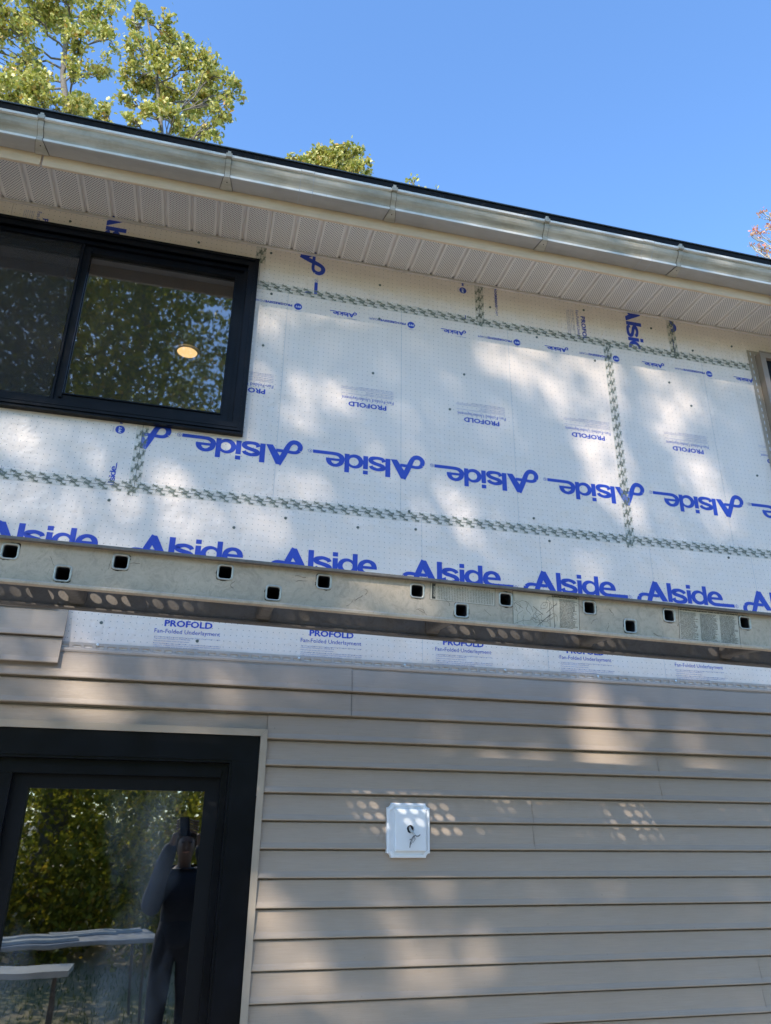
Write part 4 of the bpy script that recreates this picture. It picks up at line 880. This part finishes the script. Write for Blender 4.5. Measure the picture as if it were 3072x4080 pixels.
for s in (-1, 1):
    b = len(V); V += [(*P3(s * .17, 0, 1.36), .062), (*P3(s * .215, .10, 1.18), .048), (*P3(s * .22, .20, 1.14), .043), (*P3(s * .17, .32, 1.42), .036), (*P3(s * .105, .385, 1.62), .026), (*P3(s * .085, .41, 1.69), .030, .018)]
    E_ += [(2, b)] + [(b + i, b + i + 1) for i in range(5)]
    b = len(V); V += [(*P3(s * .095, 0, .86), .095), (*P3(s * .105, .01, .50), .062), (*P3(s * .11, 0, .28), .052), (*P3(s * .115, -.01, .09), .04), (*P3(s * .125, .06, .04), .042, .03), (*P3(s * .13, .14, .03), .036, .022)]
    E_ += [(0, b)] + [(b + i, b + i + 1) for i in range(5)]
body = skin('body', V, E_, M['skin'], 2, per)
def garment(name, idx, grow, m_):
    mp = {j: i for i, j in enumerate(idx)}; V2 = [(*V[j][:3], V[j][3] + grow, (V[j][4] if len(V[j]) > 4 else V[j][3]) + grow) for j in idx]; return skin(name, V2, [(mp[a], mp[b]) for a, b in E_ if a in mp and b in mp], m_, 2, per)
garment('jacket', [0, 1, 2, 3] + [9, 10, 11, 12, 13] + [21, 22, 23, 24, 25], .032, M['jacket'])
garment('trousers', [1, 0] + [15, 16, 17, 18] + [27, 28, 29, 30], .018, M['trousers'])
for s, i0 in ((-1, 15), (1, 27)): V2 = [(*V[i0 + 3][:3], .050), (*V[i0 + 4][:3], .050, .042), (*V[i0 + 5][:3], .045, .034)]; skin('shoe', V2, [(0, 1), (1, 2)], M['hair'], 2, per)
skin('jacket_hem', [(*P3(0, 0, 1.12), .16, .14), (*P3(0, 0, .98), .17, .145), (*P3(0, 0, .82), .18, .15)], [(0, 1), (1, 2)], M['jacket'], 2, per)
for s in (-1, 1):
    e_ = MB(); c_ = Vector(P3(s * .030, .125, 1.615)); e_.tube([c_ - Vector((.012, 0, 0)), c_ + Vector((0, .006, 0)), c_ + Vector((.012, 0, 0))], [.003, .007, .003], 8); under(per, e_.build('eye', M['hair'], smooth=True))
    e_ = MB(); c_ = Vector(P3(s * .076, .04, 1.60)); e_.tube([c_ - Vector((0, 0, .03)), c_ + Vector((s * .008, 0, 0)), c_ + Vector((0, -.008, .03))], [.006, .011, .008], 8); under(per, e_.build('ear', M['skin'], smooth=True))
e_ = MB(); e_.tube([P3(0, .125, 1.62), P3(0, .148, 1.585), P3(0, .138, 1.572)], [.007, .013, .010], 8); under(per, e_.build('nose', M['skin'], smooth=True))
e_ = MB(); e_.tube([P3(-.024, .118, 1.545), P3(0, .128, 1.543), P3(.024, .118, 1.545)], [.003, .006, .003], 8); under(per, e_.build('mouth', M['maple'], smooth=True))
skin('hair', [(*P3(0, .02, 1.60), .083, .085), (*P3(0, .02, 1.67), .082, .09), (*P3(0, .025, 1.71), .05, .055), (*P3(0, -.03, 1.52), .06, .04)], [(0, 1), (1, 2), (0, 3)], M['hair'], 2, per)
for s in (-1, 1):                                          # fingers closed round the phone
    hx = Vector(P3(s * .085, .41, 1.70))
    for k in range(4):
        f0 = hx + Vector((0, .0, .012 + k * .020)); tip = CAM + rt * (s * .030) - fw * .022 + up * (-.055 + k * .020)
        mid = f0.lerp(tip, .55) - fw * .012 + rt * (s * .012); skin('finger', [(*f0, .010), (*mid, .0085), (*tip, .007)], [(0, 1), (1, 2)], M['skin'], 1, per)
    f0 = hx + Vector((-s * .012, -.01, -.01)); tip = CAM - fw * .034 + rt * (s * .015) - up * .06; skin('thumb', [(*f0, .012), (*f0.lerp(tip, .5) - fw * .01, .010), (*tip, .008)], [(0, 1), (1, 2)], M['skin'], 1, per)
ph = MB(); c0 = CAM - fw * .014 - up * .055
def pq(a, b, c): return tuple(c0 + rt * a + up * b - fw * c)
v_ = [pq(a, b, c) for a in (-.037, .037) for b in (-.076, .076) for c in (0, .009)]
ph.add(v_, [(0, 1, 3, 2), (4, 6, 7, 5), (0, 4, 5, 1), (2, 3, 7, 6), (0, 2, 6, 4), (1, 5, 7, 3)]); tag(ph.build('smartphone', M['black'], bevel=.003), 'black smartphone held up in front of the face in the door reflection', 'phone')
